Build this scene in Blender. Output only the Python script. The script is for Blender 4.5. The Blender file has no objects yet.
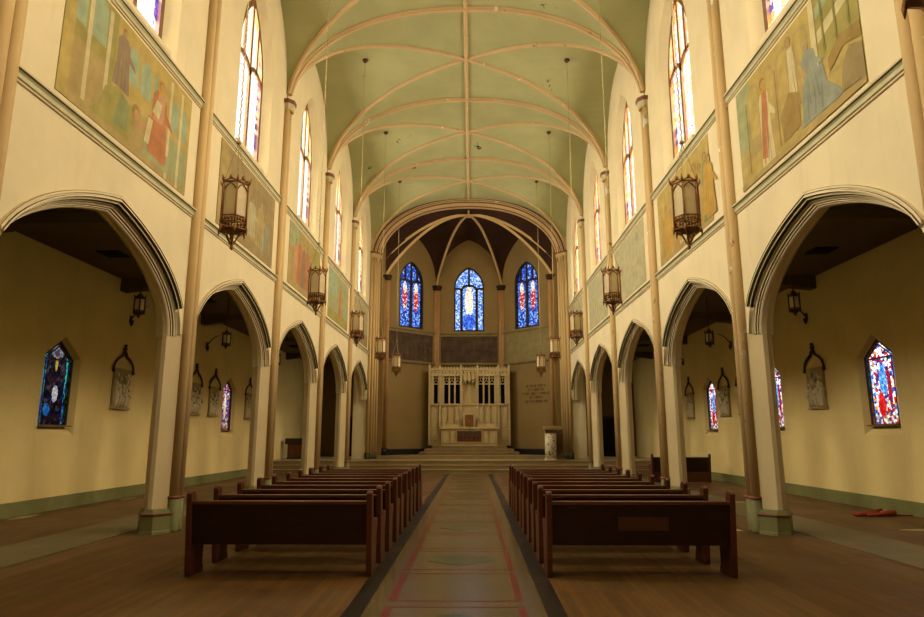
import bpy, math, random
from math import sin, cos, pi, radians, sqrt, hypot
from mathutils import Vector, Matrix
random.seed(7)
SC = bpy.context.scene
COL = SC.collection

# ------------------------------------------------------------------ camera, world, light, exposure
cam_d = bpy.data.cameras.new('camera'); cam = bpy.data.objects.new('camera', cam_d); COL.objects.link(cam)
cam_d.sensor_width = 36.0; cam_d.lens = 653.7 / 924 * 36.0; cam_d.clip_start = 0.05; cam_d.clip_end = 300
_p, _y, _r = radians(11.069), radians(.904), radians(-.03)
_F = Vector((0, cos(_p), sin(_p))); _U = Vector((0, -sin(_p), cos(_p))); _R = Vector((1, 0, 0))
_z = Matrix.Rotation(_y, 3, 'Z'); _F, _U, _R = _z @ _F, _z @ _U, _z @ _R
_R2 = cos(_r) * _R + sin(_r) * _U; _U2 = -sin(_r) * _R + cos(_r) * _U
cam.matrix_world = Matrix(((_R2.x, _U2.x, -_F.x, .176), (_R2.y, _U2.y, -_F.y, 0), (_R2.z, _U2.z, -_F.z, 1.65), (0, 0, 0, 1)))
SC.camera = cam
SC.view_settings.view_transform = 'Standard'; SC.view_settings.look = 'None'
SC.view_settings.exposure = 0.0; SC.view_settings.gamma = 1.0; SC.view_settings.use_curve_mapping = False
SC.cycles.use_denoising = True
SC.cycles.max_bounces = 10; SC.cycles.diffuse_bounces = 2; SC.cycles.transparent_max_bounces = 8
SC.cycles.sample_clamp_indirect = 6.0; SC.cycles.caustics_reflective = False; SC.cycles.caustics_refractive = False

SKY = 1.5
wd = bpy.data.worlds.new('world'); SC.world = wd; wd.use_nodes = True
nt = wd.node_tree; nt.nodes.clear()
tc = nt.nodes.new('ShaderNodeTexCoord'); sx = nt.nodes.new('ShaderNodeSeparateXYZ'); rp = nt.nodes.new('ShaderNodeValToRGB')
bg = nt.nodes.new('ShaderNodeBackground'); wo = nt.nodes.new('ShaderNodeOutputWorld')
nt.links.new(tc.outputs['Generated'], sx.inputs[0]); nt.links.new(sx.outputs['Z'], rp.inputs[0])
nt.links.new(rp.outputs[0], bg.inputs[0]); nt.links.new(bg.outputs[0], wo.inputs[0])
rp.color_ramp.elements[0].position = 0.0; rp.color_ramp.elements[0].color = (.35, .33, .28, 1)
rp.color_ramp.elements[1].position = 0.06; rp.color_ramp.elements[1].color = (1.0, .97, .88, 1)
bg.inputs[1].default_value = SKY

# geometry of the nave, measured from the photograph (metres)
W = 5.205; Y1 = 12.084; B = 5.385; HB = B / 2
ZC = 5.94; ZU = 8.2; ZK = 11.19; H = 14.24; XA = 9.45; ZA = 5.9
def YC(i): return Y1 + B * (i - 1)            # shaft lines
def YM(k): return YC(k) - HB                  # middle of bay k (between shafts k-1 and k)
BAYS = list(range(-1, 6)); YR = YC(-2); YE = YC(5)

def area(name, loc, direction, sx_, sy_, power, col, spread=180):
    l = bpy.data.lights.new(name, 'AREA'); l.shape = 'RECTANGLE'; l.size = sx_; l.size_y = sy_
    l.energy = power; l.color = col; l.spread = radians(spread)
    o = bpy.data.objects.new(name, l); COL.objects.link(o); o.location = loc
    o.rotation_euler = Vector(direction).to_track_quat('-Z', 'Y').to_euler(); return o
DAY = (1.0, .95, .84)
P_CLER = 1280.0
for k in BAYS:                                 # daylight outside every clerestory window, falling in and down
    area('daylight_left', (-W - 1.5, YM(k), 11.0), (1, 0, -.42), 2.3, 4.6, P_CLER * 1.1 * (.4 if k < 0 else 1), DAY)
    area('daylight_right', (W + 1.5, YM(k), 11.0), (-1, 0, -.42), 2.3, 4.6, P_CLER * (.4 if k < 0 else 1), DAY)

# ------------------------------------------------------------------ materials
def lin(h):
    h = h.lstrip('#'); c = [int(h[i:i + 2], 16) / 255 for i in (0, 2, 4)]
    return tuple(x / 12.92 if x <= .04045 else ((x + .055) / 1.055) ** 2.4 for x in c)
class N:
    def __init__(s, name):
        s.m = bpy.data.materials.new(name); s.m.use_nodes = True; s.t = s.m.node_tree; s.t.nodes.clear()
        s.out = s.n('ShaderNodeOutputMaterial')
    def n(s, t, **kw):
        x = s.t.nodes.new(t)
        for k, v in kw.items():
            if k.startswith('i_'):
                x.inputs[k[2:]].default_value = v
            else: setattr(x, k, v)
        return x
    def l(s, a, b): s.t.links.new(a, b)
    def coord(s, scale=(1, 1, 1), kind='Object'):
        c = s.n('ShaderNodeTexCoord'); m = s.n('ShaderNodeMapping'); m.inputs['Scale'].default_value = scale
        s.l(c.outputs[kind], m.inputs['Vector']); return m.outputs[0]
    def noise(s, vec, scale, detail=4, rough=.6):
        x = s.n('ShaderNodeTexNoise'); x.inputs['Scale'].default_value = scale; x.inputs['Detail'].default_value = detail
        x.inputs['Roughness'].default_value = rough; s.l(vec, x.inputs['Vector']); return x.outputs['Fac']
    def ramp(s, fac, stops, interp='LINEAR'):
        r = s.n('ShaderNodeValToRGB'); e = r.color_ramp; e.interpolation = interp
        while len(e.elements) < len(stops): e.elements.new(.5)
        for el, (p, c) in zip(e.elements, stops): el.position = p; el.color = tuple(c) + (1,)
        s.l(fac, r.inputs[0]); return r.outputs[0]
    def mix(s, f, a, b, blend='MIX'):
        x = s.n('ShaderNodeMix', data_type='RGBA', blend_type=blend)
        for sock, v in ((x.inputs['Factor'], f), (x.inputs['A'], a), (x.inputs['B'], b)):
            sock = [q for q in x.inputs if q.name == sock.name and (q.type == ('VALUE' if sock.name == 'Factor' else 'RGBA'))][0]
            if isinstance(v, (int, float)): sock.default_value = v
            elif isinstance(v, tuple): sock.default_value = v + (1,)
            else: s.l(v, sock)
        return [o for o in x.outputs if o.type == 'RGBA'][0]
    def math(s, op, a, b=None):
        x = s.n('ShaderNodeMath', operation=op)
        for i, v in enumerate((a, b)):
            if v is None: continue
            if isinstance(v, (int, float)): x.inputs[i].default_value = v
            else: s.l(v, x.inputs[i])
        return x.outputs[0]
    def bsdf(s, col, rough=.8, spec=.3, metal=0., bump=None, bstr=.2, bdist=.02, rough_sock=None):
        b = s.n('ShaderNodeBsdfPrincipled')
        if isinstance(col, tuple): b.inputs['Base Color'].default_value = col + (1,)
        else: s.l(col, b.inputs['Base Color'])
        b.inputs['Roughness'].default_value = rough; b.inputs['Metallic'].default_value = metal
        b.inputs['Specular IOR Level'].default_value = spec
        if rough_sock is not None: s.l(rough_sock, b.inputs['Roughness'])
        if bump is not None:
            u = s.n('ShaderNodeBump'); u.inputs['Strength'].default_value = bstr; u.inputs['Distance'].default_value = bdist
            s.l(bump, u.inputs['Height']); s.l(u.outputs[0], b.inputs['Normal'])
        s.l(b.outputs[0], s.out.inputs[0]); return s.m
def sc(c, k): return tuple(min(1, x * k) for x in c)
def plain(name, hexa, rough=.8, var=.14, scale=2.5, spec=.3, metal=0., bstr=.12):
    n = N(name); c = lin(hexa); v = n.coord(); f = n.noise(v, scale, 6)
    col = n.ramp(f, [(.3, sc(c, 1 - var)), (.7, sc(c, 1 + var))])
    return n.bsdf(col, rough, spec, metal, f, bstr)
M = {}
def wallmat(name, hexa, flake=None):
    n = N(name); c = lin(hexa); v = n.coord(); f = n.noise(v, .7, 6); g = n.noise(v, 9, 5)
    col = n.ramp(f, [(.25, sc(c, .88)), (.55, c), (.8, sc(c, 1.06))])
    st = n.noise(n.coord((2.2, 2.2, .35)), 1.3, 5)
    col = n.mix(n.ramp(st, [(.56, (0, 0, 0)), (.78, (.35, .35, .35))]), col, sc((c[0], c[1] * .93, c[2] * .8), .72))
    if flake:
        k = n.noise(n.coord((1, 1, .5)), flake[0], 6, .7)
        col = n.mix(n.ramp(k, [(flake[1], (0, 0, 0)), (flake[1] + .015, (1, 1, 1))]), col, lin('#e9e2cc'))
        k2 = n.noise(n.coord((1, 1, .6)), flake[0] * 1.7, 6, .7)
        col = n.mix(n.ramp(k2, [(flake[1] + .03, (0, 0, 0)), (flake[1] + .045, (1, 1, 1))]), col, lin('#8d7044'))
    return n.bsdf(col, .85, .2, 0, g, .08, .01)
M['wall'] = wallmat('cream_painted_plaster', '#e4d2a0')
M['aisle_wall'] = wallmat('yellow_cream_plaster', '#dec47c')
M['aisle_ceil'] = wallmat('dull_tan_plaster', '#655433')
M['apse_wall'] = wallmat('tan_painted_plaster', '#8c7342')
M['shaft'] = wallmat('buff_painted_moulding', '#cfae72')
M['shaft_f'] = wallmat('buff_flaking_moulding', '#cfae72', (3.0, .61))
M['pier'] = wallmat('cream_painted_pier', '#dcc690')
M['rib'] = wallmat('tan_painted_rib', '#d2b27e', (1.6, .635))
M['green'] = plain('sage_green_paint', '#74723e', .6)
M['pale'] = plain('pale_green_paint', '#c0b888', .6)
M['dkgreen'] = plain('deep_green_paint', '#55532f', .6)
M['red'] = plain('dull_red_paint', '#7d4a30', .6)
M['pale_cap'] = plain('cream_green_cap_paint', '#d2cda0', .6)
M['mould_line'] = plain('brown_lining_paint', '#6f5234', .7)
M['black'] = plain('black_paint', '#15140f', .6)
n = N('green_vault_plaster'); c = lin('#b2b07a'); v = n.coord()
col = n.ramp(n.noise(v, .6, 6), [(.25, sc(c, .84)), (.75, sc(c, 1.1))])
k = n.noise(n.coord((1, .6, 1)), .75, 7, .75)
col = n.mix(n.ramp(k, [(.675, (0, 0, 0)), (.69, (1, 1, 1))]), col, lin('#3c3a22'))
k = n.noise(n.coord((.8, 1.3, 1)), .55, 7, .7)
col = n.mix(n.ramp(k, [(.665, (0, 0, 0)), (.68, (.8, .8, .8))]), col, lin('#c8b98a'))
M['vault'] = n.bsdf(col, .9, .15, 0, n.noise(v, 14, 4), .1, .01)
M['apse_vault'] = plain('dark_brown_vault_paint', '#3a2212', .9, .25, 1.2)
n = N('worn_oak_floor'); v = n.coord()
br = n.n('ShaderNodeTexBrick'); br.offset = .37; br.inputs['Scale'].default_value = 1; br.inputs['Mortar Size'].default_value = .002
br.inputs['Brick Width'].default_value = 1.9; br.inputs['Row Height'].default_value = .075; br.inputs['Bias'].default_value = 0
br.inputs['Color1'].default_value = lin('#744f1b') + (1,); br.inputs['Color2'].default_value = lin('#573b10') + (1,); br.inputs['Mortar'].default_value = lin('#2c1a0b') + (1,)
mp = n.n('ShaderNodeMapping'); mp.inputs['Rotation'].default_value = (0, 0, pi / 2); n.l(v, mp.inputs['Vector']); n.l(mp.outputs[0], br.inputs['Vector'])
gr = n.noise(n.coord((14, .9, 1)), 3, 5); w1 = n.noise(v, .55, 6); 
col = n.mix(n.ramp(gr, [(.3, (0, 0, 0)), (.75, (.5, .5, .5))]), br.outputs['Color'], lin('#3c270c'))
col = n.mix(n.ramp(w1, [(.48, (0, 0, 0)), (.72, (.55, .55, .55))]), col, lin('#6f5a30'))
dk = n.noise(n.coord((.6, 1, 1)), 1.1, 5)
col = n.mix(n.ramp(dk, [(.55, (0, 0, 0)), (.75, (.5, .5, .5))]), col, lin('#301c0a'))
M['wood_floor'] = n.bsdf(col, .5, .35, 0, gr, .1, .005, n.ramp(w1, [(.3, (.42,) * 3), (.7, (.62,) * 3)]))
def stone(name, a, b, rough=.45, patch=None, spec=.4):
    n = N(name); v = n.coord(); f = n.noise(v, 1.4, 8, .65); g = n.noise(v, 22, 4)
    col = n.ramp(f, [(.3, lin(a)), (.7, lin(b))])
    col = n.mix(n.ramp(g, [(.45, (0, 0, 0)), (.7, (.35, .35, .35))]), col, sc(lin(a), .6))
    if patch:
        p = n.noise(v, 2.4, 5); col = n.mix(n.ramp(p, [(.56, (0, 0, 0)), (.68, (.8, .8, .8))]), col, lin(patch))
    return n.bsdf(col, rough, spec, 0, g, .06, .005)
M['paving'] = stone('grey_olive_terrazzo', '#5b4d2a', '#6e5e37', .24, None, .5)
M['paving_g'] = stone('green_terrazzo', '#444a22', '#50562a', .22, None, .5)
M['paving_r'] = stone('red_terrazzo', '#70260f', '#7a3016', .26, None, .5)
M['border'] = stone('dark_brown_worn_stone', '#1a1309', '#281e0f', .4, '#4c3e22')
M['side_path'] = stone('grey_green_worn_stone', '#625634', '#7d6f46', .5)
M['step'] = stone('tan_marble_step', '#8f7a50', '#a89264', .4)
M['altar'] = stone('pale_limestone', '#c4ab74', '#d4bd88', .6)
M['altar_d'] = stone('darker_tan_limestone', '#a98d58', '#b79a64', .6)  # darker tan stone for mouldings and rosettes
M['marble_d'] = stone('dark_veined_marble', '#3a2615', '#6b5230', .3, '#a18a5a')
n = N('pale_mosaic_chips'); v = n.coord()
vo = n.n('ShaderNodeTexVoronoi'); vo.inputs['Scale'].default_value = 17; n.l(v, vo.inputs['Vector'])
M['mosaic'] = n.bsdf(n.ramp(vo.outputs['Color'], [(.0, lin('#3c301c')), (.22, lin('#cdbb8c')), (.3, lin('#e6d9b4')), (1., lin('#d9c89a'))], 'CONSTANT'), .5)
def woodmat(name, a, b, rough=.32, spec=.45):
    n = N(name); f = n.noise(n.coord((1.2, 14, 14)), 2.2, 6); g = n.noise(n.coord(), 3, 4)
    col = n.ramp(f, [(.3, lin(a)), (.72, lin(b))]); col = n.mix(n.ramp(g, [(.4, (0, 0, 0)), (.8, (.5, .5, .5))]), col, sc(lin(a), .7))
    return n.bsdf(col, rough, spec, 0, f, .05, .003)
M['pew'] = woodmat('dark_stained_oak', '#1c0b06', '#32170c')
M['pew_end'] = woodmat('reddish_brown_oak', '#45200f', '#6a3518', .35)
M['pew_patch'] = woodmat('bare_brown_oak', '#4a2610', '#553015', .5)
M['frame_wood'] = woodmat('window_brown_wood', '#6e4820', '#8a602c', .5)
M['dark_frame'] = plain('dark_tracery', '#241a17', .6)
M['lead_frame'] = plain('dark_oak_frame', '#4a3116', .55)
M['bronze'] = plain('aged_bronze', '#8a5c2c', .5, .35, 14, .4, .4)
M['gold'] = plain('dull_gold_chain', '#a48e54', .6, .25, 20, .3, .25)
M['void'] = plain('black_recess', '#060504', .9)
M['relief'] = plain('ivory_plaster', '#cfbf93', .7, .15, 8)
M['relief_bg'] = plain('tan_plaster', '#a08a57', .8)
M['shade'] = plain('dark_brown_cloth', '#1d130c', .9)
M['fresco'] = plain('dark_fresco_and_shadow', '#4b3a25', .9, .5, 2.2)  # faded fresco on the left panel, shadow tone on the central one
M['fresco_dim'] = plain('dim_brown_fresco', '#54412a', .9, .4, 3)
M['letter'] = plain('faded_brown_lettering', '#4a3014', .9)
M['shaft_apse'] = plain('brown_painted_column', '#a57c48', .7)
M['panel_grey'] = plain('grey_tan_plaster_panel', '#857648', .9, .2, 3)
M['end_wall'] = wallmat('dull_brown_plaster', '#6f5a34')
M['redrag'] = plain('faded_red_plastic', '#94391f', .6)
n = N('frosted_lantern_glass'); d = n.n('ShaderNodeBsdfDiffuse'); t = n.n('ShaderNodeBsdfTranslucent'); ms = n.n('ShaderNodeMixShader')
c = n.ramp(n.noise(n.coord(), 6, 4), [(.3, lin('#f2e2b0')), (.7, lin('#fbefc8'))])
n.l(c, d.inputs[0]); n.l(c, t.inputs[0]); ms.inputs[0].default_value = .5; n.l(d.outputs[0], ms.inputs[1]); n.l(t.outputs[0], ms.inputs[2]); n.l(ms.outputs[0], n.out.inputs[0])
M['lglass'] = n.m

def glassmat(name, palette, scale=11., k=1.0, figs=(), lead=.05, border=None, stretch=1.0):
    """Leaded stained glass: daylight passes tinted. figs: (cx, cz, rx, rz, palette). border: (half width, palette)."""
    n = N(name); v = n.coord((1, 1, stretch))
    def vor(feature):
        x = n.n('ShaderNodeTexVoronoi'); x.feature = feature; x.inputs['Scale'].default_value = scale; n.l(v, x.inputs['Vector']); return x
    v1 = vor('F1'); ve = vor('DISTANCE_TO_EDGE')
    sp = n.n('ShaderNodeSeparateColor'); n.l(v1.outputs['Color'], sp.inputs[0])
    def pal(p): return n.ramp(sp.outputs[0], [(i / len(p), lin(h)) for i, h in enumerate(p)], 'CONSTANT')
    col = pal(palette)
    c = n.n('ShaderNodeTexCoord'); s = n.n('ShaderNodeSeparateXYZ'); n.l(c.outputs['Object'], s.inputs[0])
    for (cx, cz, rx, rz, p) in figs:
        a = n.math('POWER', n.math('DIVIDE', n.math('SUBTRACT', s.outputs[0], cx), rx), 2)
        b = n.math('POWER', n.math('DIVIDE', n.math('SUBTRACT', s.outputs[2], cz), rz), 2)
        mk = n.math('LESS_THAN', n.math('ADD', n.math('ADD', a, b), n.math('MULTIPLY', sp.outputs[1], .35)), 1.1)
        col = n.mix(mk, col, pal(p))
    if border:
        hw, p = border; mk = n.math('GREATER_THAN', n.math('ABSOLUTE', s.outputs[0]), hw); col = n.mix(mk, col, pal(p))
    ld = n.math('GREATER_THAN', ve.outputs['Distance'], lead)
    col = n.mix(n.math('SUBTRACT', 1, ld), col, (.01, .01, .012))
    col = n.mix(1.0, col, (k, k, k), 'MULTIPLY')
    t = n.n('ShaderNodeBsdfTransparent'); n.l(col, t.inputs[0]); n.l(t.outputs[0], n.out.inputs[0]); return n.m
BLC = ['#5b86f0', '#88b4ff', '#a8ccff', '#3c62d8', '#cfe2ff', '#6f9cf4', '#bcd8ff', '#4a74e0']
BL = ['#2846c8', '#3f6ae6', '#5b8cf0', '#1c2fa0', '#7fb0ff', '#2b3cb4', '#a8c8ff', '#3452d8']
WHT = ['#ffffff', '#ffe9c8', '#ffffff', '#fff2d8', '#ffc07a', '#ffffff']
RD = ['#d8201c', '#f05a3a', '#ffd9c0', '#c01818', '#ffe8d8', '#e03a50']
MIXC = ['#c01a30', '#2a48c0', '#f0e0c8', '#5a2a90', '#e0a030', '#3a70d0', '#ffffff', '#a02050', '#30205a']
M['g_cler'] = glassmat('clear_leaded_glass', ['#ffffff', '#fff6e4', '#ffffff', '#f4ecff', '#ffffff', '#fffaf0', '#fff4e4', '#ffffff'], 7, 1.0, (), .012, (.72, ['#8a6ad0', '#fff0d0', '#5a50a8', '#ffffff', '#b8b0e8', '#e8e0ff']))
M['g_cler_r'] = glassmat('clear_leaded_glass_warm', ['#ffffff', '#fff0d8', '#ffffff', '#e8e0ff', '#ffe0b0', '#ffffff', '#ffe4c0', '#ffffff'], 7, 1.0, (), .014, (.70, ['#7a6ac8', '#ffe8c0', '#5a50a8', '#ffffff', '#ffc080', '#d8d0ff']))
M['g_apse_c'] = glassmat('blue_stained_glass_central', BLC, 13, .95, [(0, 1.75, .24, .95, WHT), (0, .55, .4, .5, BL[:3])], .035)
M['g_apse_s'] = glassmat('blue_stained_glass_two_figures', BL, 13, .8, [(-.4, 1.75, .17, .8, RD), (.4, 1.75, .17, .8, RD), (-.4, 2.3, .13, .3, WHT), (.4, 2.3, .13, .3, WHT)], .035)
M['g_aisle_r'] = glassmat('bright_figure_stained_glass', MIXC + ['#ffffff', '#c8d8ff', '#ffe0f0', '#ffffff', '#9ab8ff'], 15, 1.15, [(.0, 1.0, .14, .35, ['#4a90e0', '#70b8f8', '#2a60c8']), (-.12, .45, .14, .3, ['#c81818', '#e03028']), (.22, .8, .07, .5, ['#a81830', '#701840'])], .03, (.42, ['#3f80f0', '#62a8ff', '#ff8a40', '#3a70e0']))
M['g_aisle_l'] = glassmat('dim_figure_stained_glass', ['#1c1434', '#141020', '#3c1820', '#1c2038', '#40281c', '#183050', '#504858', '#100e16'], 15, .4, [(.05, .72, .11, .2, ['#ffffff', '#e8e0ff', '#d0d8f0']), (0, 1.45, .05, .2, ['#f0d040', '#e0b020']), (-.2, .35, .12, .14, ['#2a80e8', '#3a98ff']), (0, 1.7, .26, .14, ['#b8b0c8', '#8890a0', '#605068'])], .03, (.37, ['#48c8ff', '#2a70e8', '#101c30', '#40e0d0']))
M['g_aisle_b'] = glassmat('blue_red_stained_glass', MIXC, 15, .7, [(.0, .9, .12, .5, WHT)], .03, (.42, ['#3f80f0', '#62a8ff', '#e04040', '#3a70e0']))

# ------------------------------------------------------------------ mesh helpers
class MB:
    def __init__(s): s.v = []; s.f = []; s.m = []; s.sm = []
    def add(s, vs, fs, mi=0, smooth=False):
        o = len(s.v); s.v += [tuple(q) for q in vs]
        for f in fs: s.f.append(tuple(o + i for i in f)); s.m.append(mi); s.sm.append(smooth)
        return s
    def box(s, x0, x1, y0, y1, z0, z1, mi=0):
        return s.add([(x, y, z) for z in (z0, z1) for y in (y0, y1) for x in (x0, x1)],
                     [(0, 2, 3, 1), (4, 5, 7, 6), (0, 1, 5, 4), (2, 6, 7, 3), (0, 4, 6, 2), (1, 3, 7, 5)], mi)
    def prism(s, poly, a0, a1, axis='x', mi=0):
        """poly: 2-D outline; extruded along axis from a0 to a1. axis x: (y,z), y: (x,z), z: (x,y)"""
        def P(p, a): return {'x': (a, p[0], p[1]), 'y': (p[0], a, p[1]), 'z': (p[0], p[1], a)}[axis]
        n_ = len(poly); vs = [P(p, a0) for p in poly] + [P(p, a1) for p in poly]
        return s.add(vs, [tuple(range(n_))[::-1], tuple(range(n_, 2 * n_))] + [(i, (i + 1) % n_, n_ + (i + 1) % n_, n_ + i) for i in range(n_)], mi)
    def lathe(s, prof, nseg=16, c=(0, 0, 0), mi=0, smooth=True, rot=0., sy=1.):
        vs = [(c[0] + r * cos(rot + 2 * pi * j / nseg), c[1] + sy * r * sin(rot + 2 * pi * j / nseg), c[2] + z) for r, z in prof for j in range(nseg)]
        fs = [(i * nseg + j, i * nseg + (j + 1) % nseg, (i + 1) * nseg + (j + 1) % nseg, (i + 1) * nseg + j) for i in range(len(prof) - 1) for j in range(nseg)]
        fs += [tuple(range(nseg))[::-1], tuple((len(prof) - 1) * nseg + j for j in range(nseg))]
        return s.add(vs, fs, mi, smooth)
    def tube(s, pts, r, nseg=6, mi=0, smooth=True, cap=True):
        pts = [Vector(p) for p in pts]; rr = r if isinstance(r, (list, tuple)) else [r] * len(pts); vs = []
        up = None
        for i, p in enumerate(pts):
            t = (pts[min(i + 1, len(pts) - 1)] - pts[max(i - 1, 0)]).normalized()
            if up is None or abs(up.dot(t)) > .95: up = Vector((0, 0, 1)) if abs(t.z) < .9 else Vector((1, 0, 0))
            a = t.cross(up).normalized(); b = a.cross(t).normalized(); up = b
            vs += [p + rr[i] * (cos(2 * pi * j / nseg) * a + sin(2 * pi * j / nseg) * b) for j in range(nseg)]
        fs = [(i * nseg + j, i * nseg + (j + 1) % nseg, (i + 1) * nseg + (j + 1) % nseg, (i + 1) * nseg + j) for i in range(len(pts) - 1) for j in range(nseg)]
        if cap: fs += [tuple(range(nseg))[::-1], tuple((len(pts) - 1) * nseg + j for j in range(nseg))]
        return s.add(vs, fs, mi, smooth)
    def rail(s, frames, prof, mis=None, closed_prof=False, loop=False, caps=True, smooth=False):
        """frames: list of (origin, axisA, axisB); prof: list of (a,b); mis: material per profile segment"""
        npf = len(prof); vs = [Vector(o) + p[0] * Vector(a) + p[1] * Vector(b) for o, a, b in frames for p in prof]
        o0 = len(s.v); s.v += [tuple(v) for v in vs]
        nf = len(frames); segs = npf if closed_prof else npf - 1
        for i in range(nf if loop else nf - 1):
            i2 = (i + 1) % nf
            for j in range(segs):
                j2 = (j + 1) % npf
                s.f.append((o0 + i * npf + j, o0 + i2 * npf + j, o0 + i2 * npf + j2, o0 + i * npf + j2)); s.m.append(mis[j] if mis else 0); s.sm.append(smooth)
        if caps and not loop and npf > 2:
            s.f.append(tuple(o0 + j for j in range(npf))); s.m.append(mis[0] if mis else 0); s.sm.append(False)
            s.f.append(tuple(o0 + (nf - 1) * npf + j for j in range(npf))[::-1]); s.m.append(mis[0] if mis else 0); s.sm.append(False)
        return s
    def bar2d(s, path, w, y0, y1, mi=0, loop=False):
        """flat bar of width w along an (x,z) path, between depths y0 and y1"""
        fr = []
        for (x, z), (nx, nz) in zip(path, normals2d(path, loop)): fr.append(((x, 0, z), (nx, 0, nz), (0, 1, 0)))
        return s.rail(fr, [(-w / 2, y0), (w / 2, y0), (w / 2, y1), (-w / 2, y1)], [mi] * 4, True, loop)
    def ball(s, c, rx, ry=None, rz=None, mi=0, nu=10, nv=6):
        ry = ry or rx; rz = rz or rx
        vs = [(c[0] + rx * sin(pi * i / nv) * cos(2 * pi * j / nu), c[1] + ry * sin(pi * i / nv) * sin(2 * pi * j / nu), c[2] + rz * cos(pi * i / nv)) for i in range(nv + 1) for j in range(nu)]
        return s.add(vs, [(i * nu + j, (i + 1) * nu + j, (i + 1) * nu + (j + 1) % nu, i * nu + (j + 1) % nu) for i in range(nv) for j in range(nu)], mi, True)
    def build(s, name, mats, parent=None, loc=None, bevel=0):
        me = bpy.data.meshes.new(name); me.from_pydata(s.v, [], s.f)
        for m in (mats if isinstance(mats, (list, tuple)) else [mats]): me.materials.append(M[m] if isinstance(m, str) else m)
        me.polygons.foreach_set('material_index', s.m); me.polygons.foreach_set('use_smooth', s.sm); me.update()
        o = bpy.data.objects.new(name, me); COL.objects.link(o)
        if parent: o.parent = parent
        if loc: o.location = loc
        if bevel:
            b = o.modifiers.new('bevel', 'BEVEL'); b.width = bevel; b.segments = 2; b.limit_method = 'ANGLE'
        return o
def normals2d(path, loop=False):
    """unit-ish mitred normals (left-hand side of travel turned outward)"""
    n_ = len(path); out = []
    for i in range(n_):
        a = path[(i - 1) % n_] if (loop or i > 0) else None; b = path[i]; c = path[(i + 1) % n_] if (loop or i < n_ - 1) else None
        def nn(p, q):
            d = (q[0] - p[0], q[1] - p[1]); L = hypot(*d) or 1; return (-d[1] / L, d[0] / L)
        n1 = nn(a, b) if a else None; n2 = nn(b, c) if c else None
        if n1 is None: out.append(n2)
        elif n2 is None: out.append(n1)
        else:
            m = (n1[0] + n2[0], n1[1] + n2[1]); L = hypot(*m) or 1; m = (m[0] / L, m[1] / L); k = 1 / max(.45, m[0] * n1[0] + m[1] * n1[1]); out.append((m[0] * k, m[1] * k))
    return out
def empty(name, loc=(0, 0, 0), rz=0.):
    o = bpy.data.objects.new(name, None); COL.objects.link(o); o.location = loc; o.rotation_euler = (0, 0, rz); o.empty_display_size = .2; return o
def tag(o, label, cat, group=None):
    o['label'] = label; o['category'] = cat
    if group: o['group'] = group
    return o
def struct(o, label, cat=None, group=None):
    o['kind'] = 'structure'; o['label'] = label
    if cat: o['category'] = cat
    if group: o['group'] = group
    return o
def kids(o): return [c for c in bpy.data.objects if c.parent is o]
def dup(o, loc=None, rz=None):
    src = {}
    for c in bpy.data.objects: src.setdefault(c.parent, []).append(c)
    def rec(a, par):
        c = a.copy(); COL.objects.link(c); c.parent = par
        for ch in src.get(a, []): rec(ch, c)
        return c
    r = rec(o, None)
    if loc is not None: r.location = loc
    if rz is not None: r.rotation_euler = (0, 0, rz)
    return r
def arch(hw, spring, apex, n_=12):
    """pointed arch from (-hw,spring) over (0,apex) to (hw,spring)"""
    h = apex - spring; c = (hw * hw - h * h) / (2 * hw); R = hw - c; a1 = math.atan2(h, -c)
    r = [(c + R * cos(a1 * i / n_), spring + R * sin(a1 * i / n_)) for i in range(n_ + 1)]
    return [(-x, z) for x, z in r] + r[::-1][1:]
ORD = ['nearest', 'second', 'third', 'fourth', 'fifth', 'sixth', 'seventh', 'eighth', 'ninth', 'tenth']
SIDE = {-1: 'left', 1: 'right'}
def bayname(k): return {-1: 'second bay behind the camera', 0: 'bay beside the camera'}.get(k, (ORD[k - 1] if k >= 1 else '') + ' bay ahead')
TR = [0]; WN = [0]
def trim(): TR[0] += 1; return 'trim_%d' % TR[0]
def winname(): WN[0] += 1; return 'window_%d' % WN[0]

# ------------------------------------------------------------------ floor and steps
YF = 38.2
struct(MB().box(-XA - .3, XA + .3, YR - .3, YF, -.3, 0).build('floor', 'wood_floor'), 'worn brown board floor of the nave and side aisles', 'floor')
mb = MB().box(-.87, .87, YR, 30.1, -.02, .008, 0)
y = 7.08 - 1.6 * 3; k = 0
while y < 28.6:
    L = 1.38; x0 = .65
    for s in (-1, 1): mb.box(s * x0 - .036, s * x0 + .036, y, y + L, .008, .011, 1)
    mb.box(-x0, x0, y, y + .026, .008, .0105, 1); mb.box(-x0, x0, y + L - .026, y + L, .008, .0105, 1)
    if k % 2 == 0:
        mb.prism([(.46 * cos(a) * (1 - .15 * sin(2 * a) ** 2), y + L * .5 + .42 * sin(a) * (1 - .25 * sin(2 * a) ** 2)) for a in [2 * pi * i / 24 for i in range(24)]], .008, .0105, 'z', 2)
    y += 1.6; k += 1
struct(mb.build('floor_centre_aisle', ['paving', 'paving_r', 'paving_g']), 'olive grey stone aisle with red lines and green lozenges', 'floor')
for s in (-1, 1):
    struct(MB().box(min(s * .87, s * 1.06), max(s * .87, s * 1.06), YR, 30.1, -.02, .007).build('floor_border', 'border'), 'dark worn stone border strip along the %s edge of the centre aisle' % SIDE[s], 'floor')
    struct(MB().box(min(s * 5.86, s * 7.0), max(s * 5.86, s * 7.0), YR, 30.1, -.02, .008).build('floor_side_path', 'side_path'), 'grey stone path strip running along the %s side aisle' % SIDE[s], 'floor')
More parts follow.
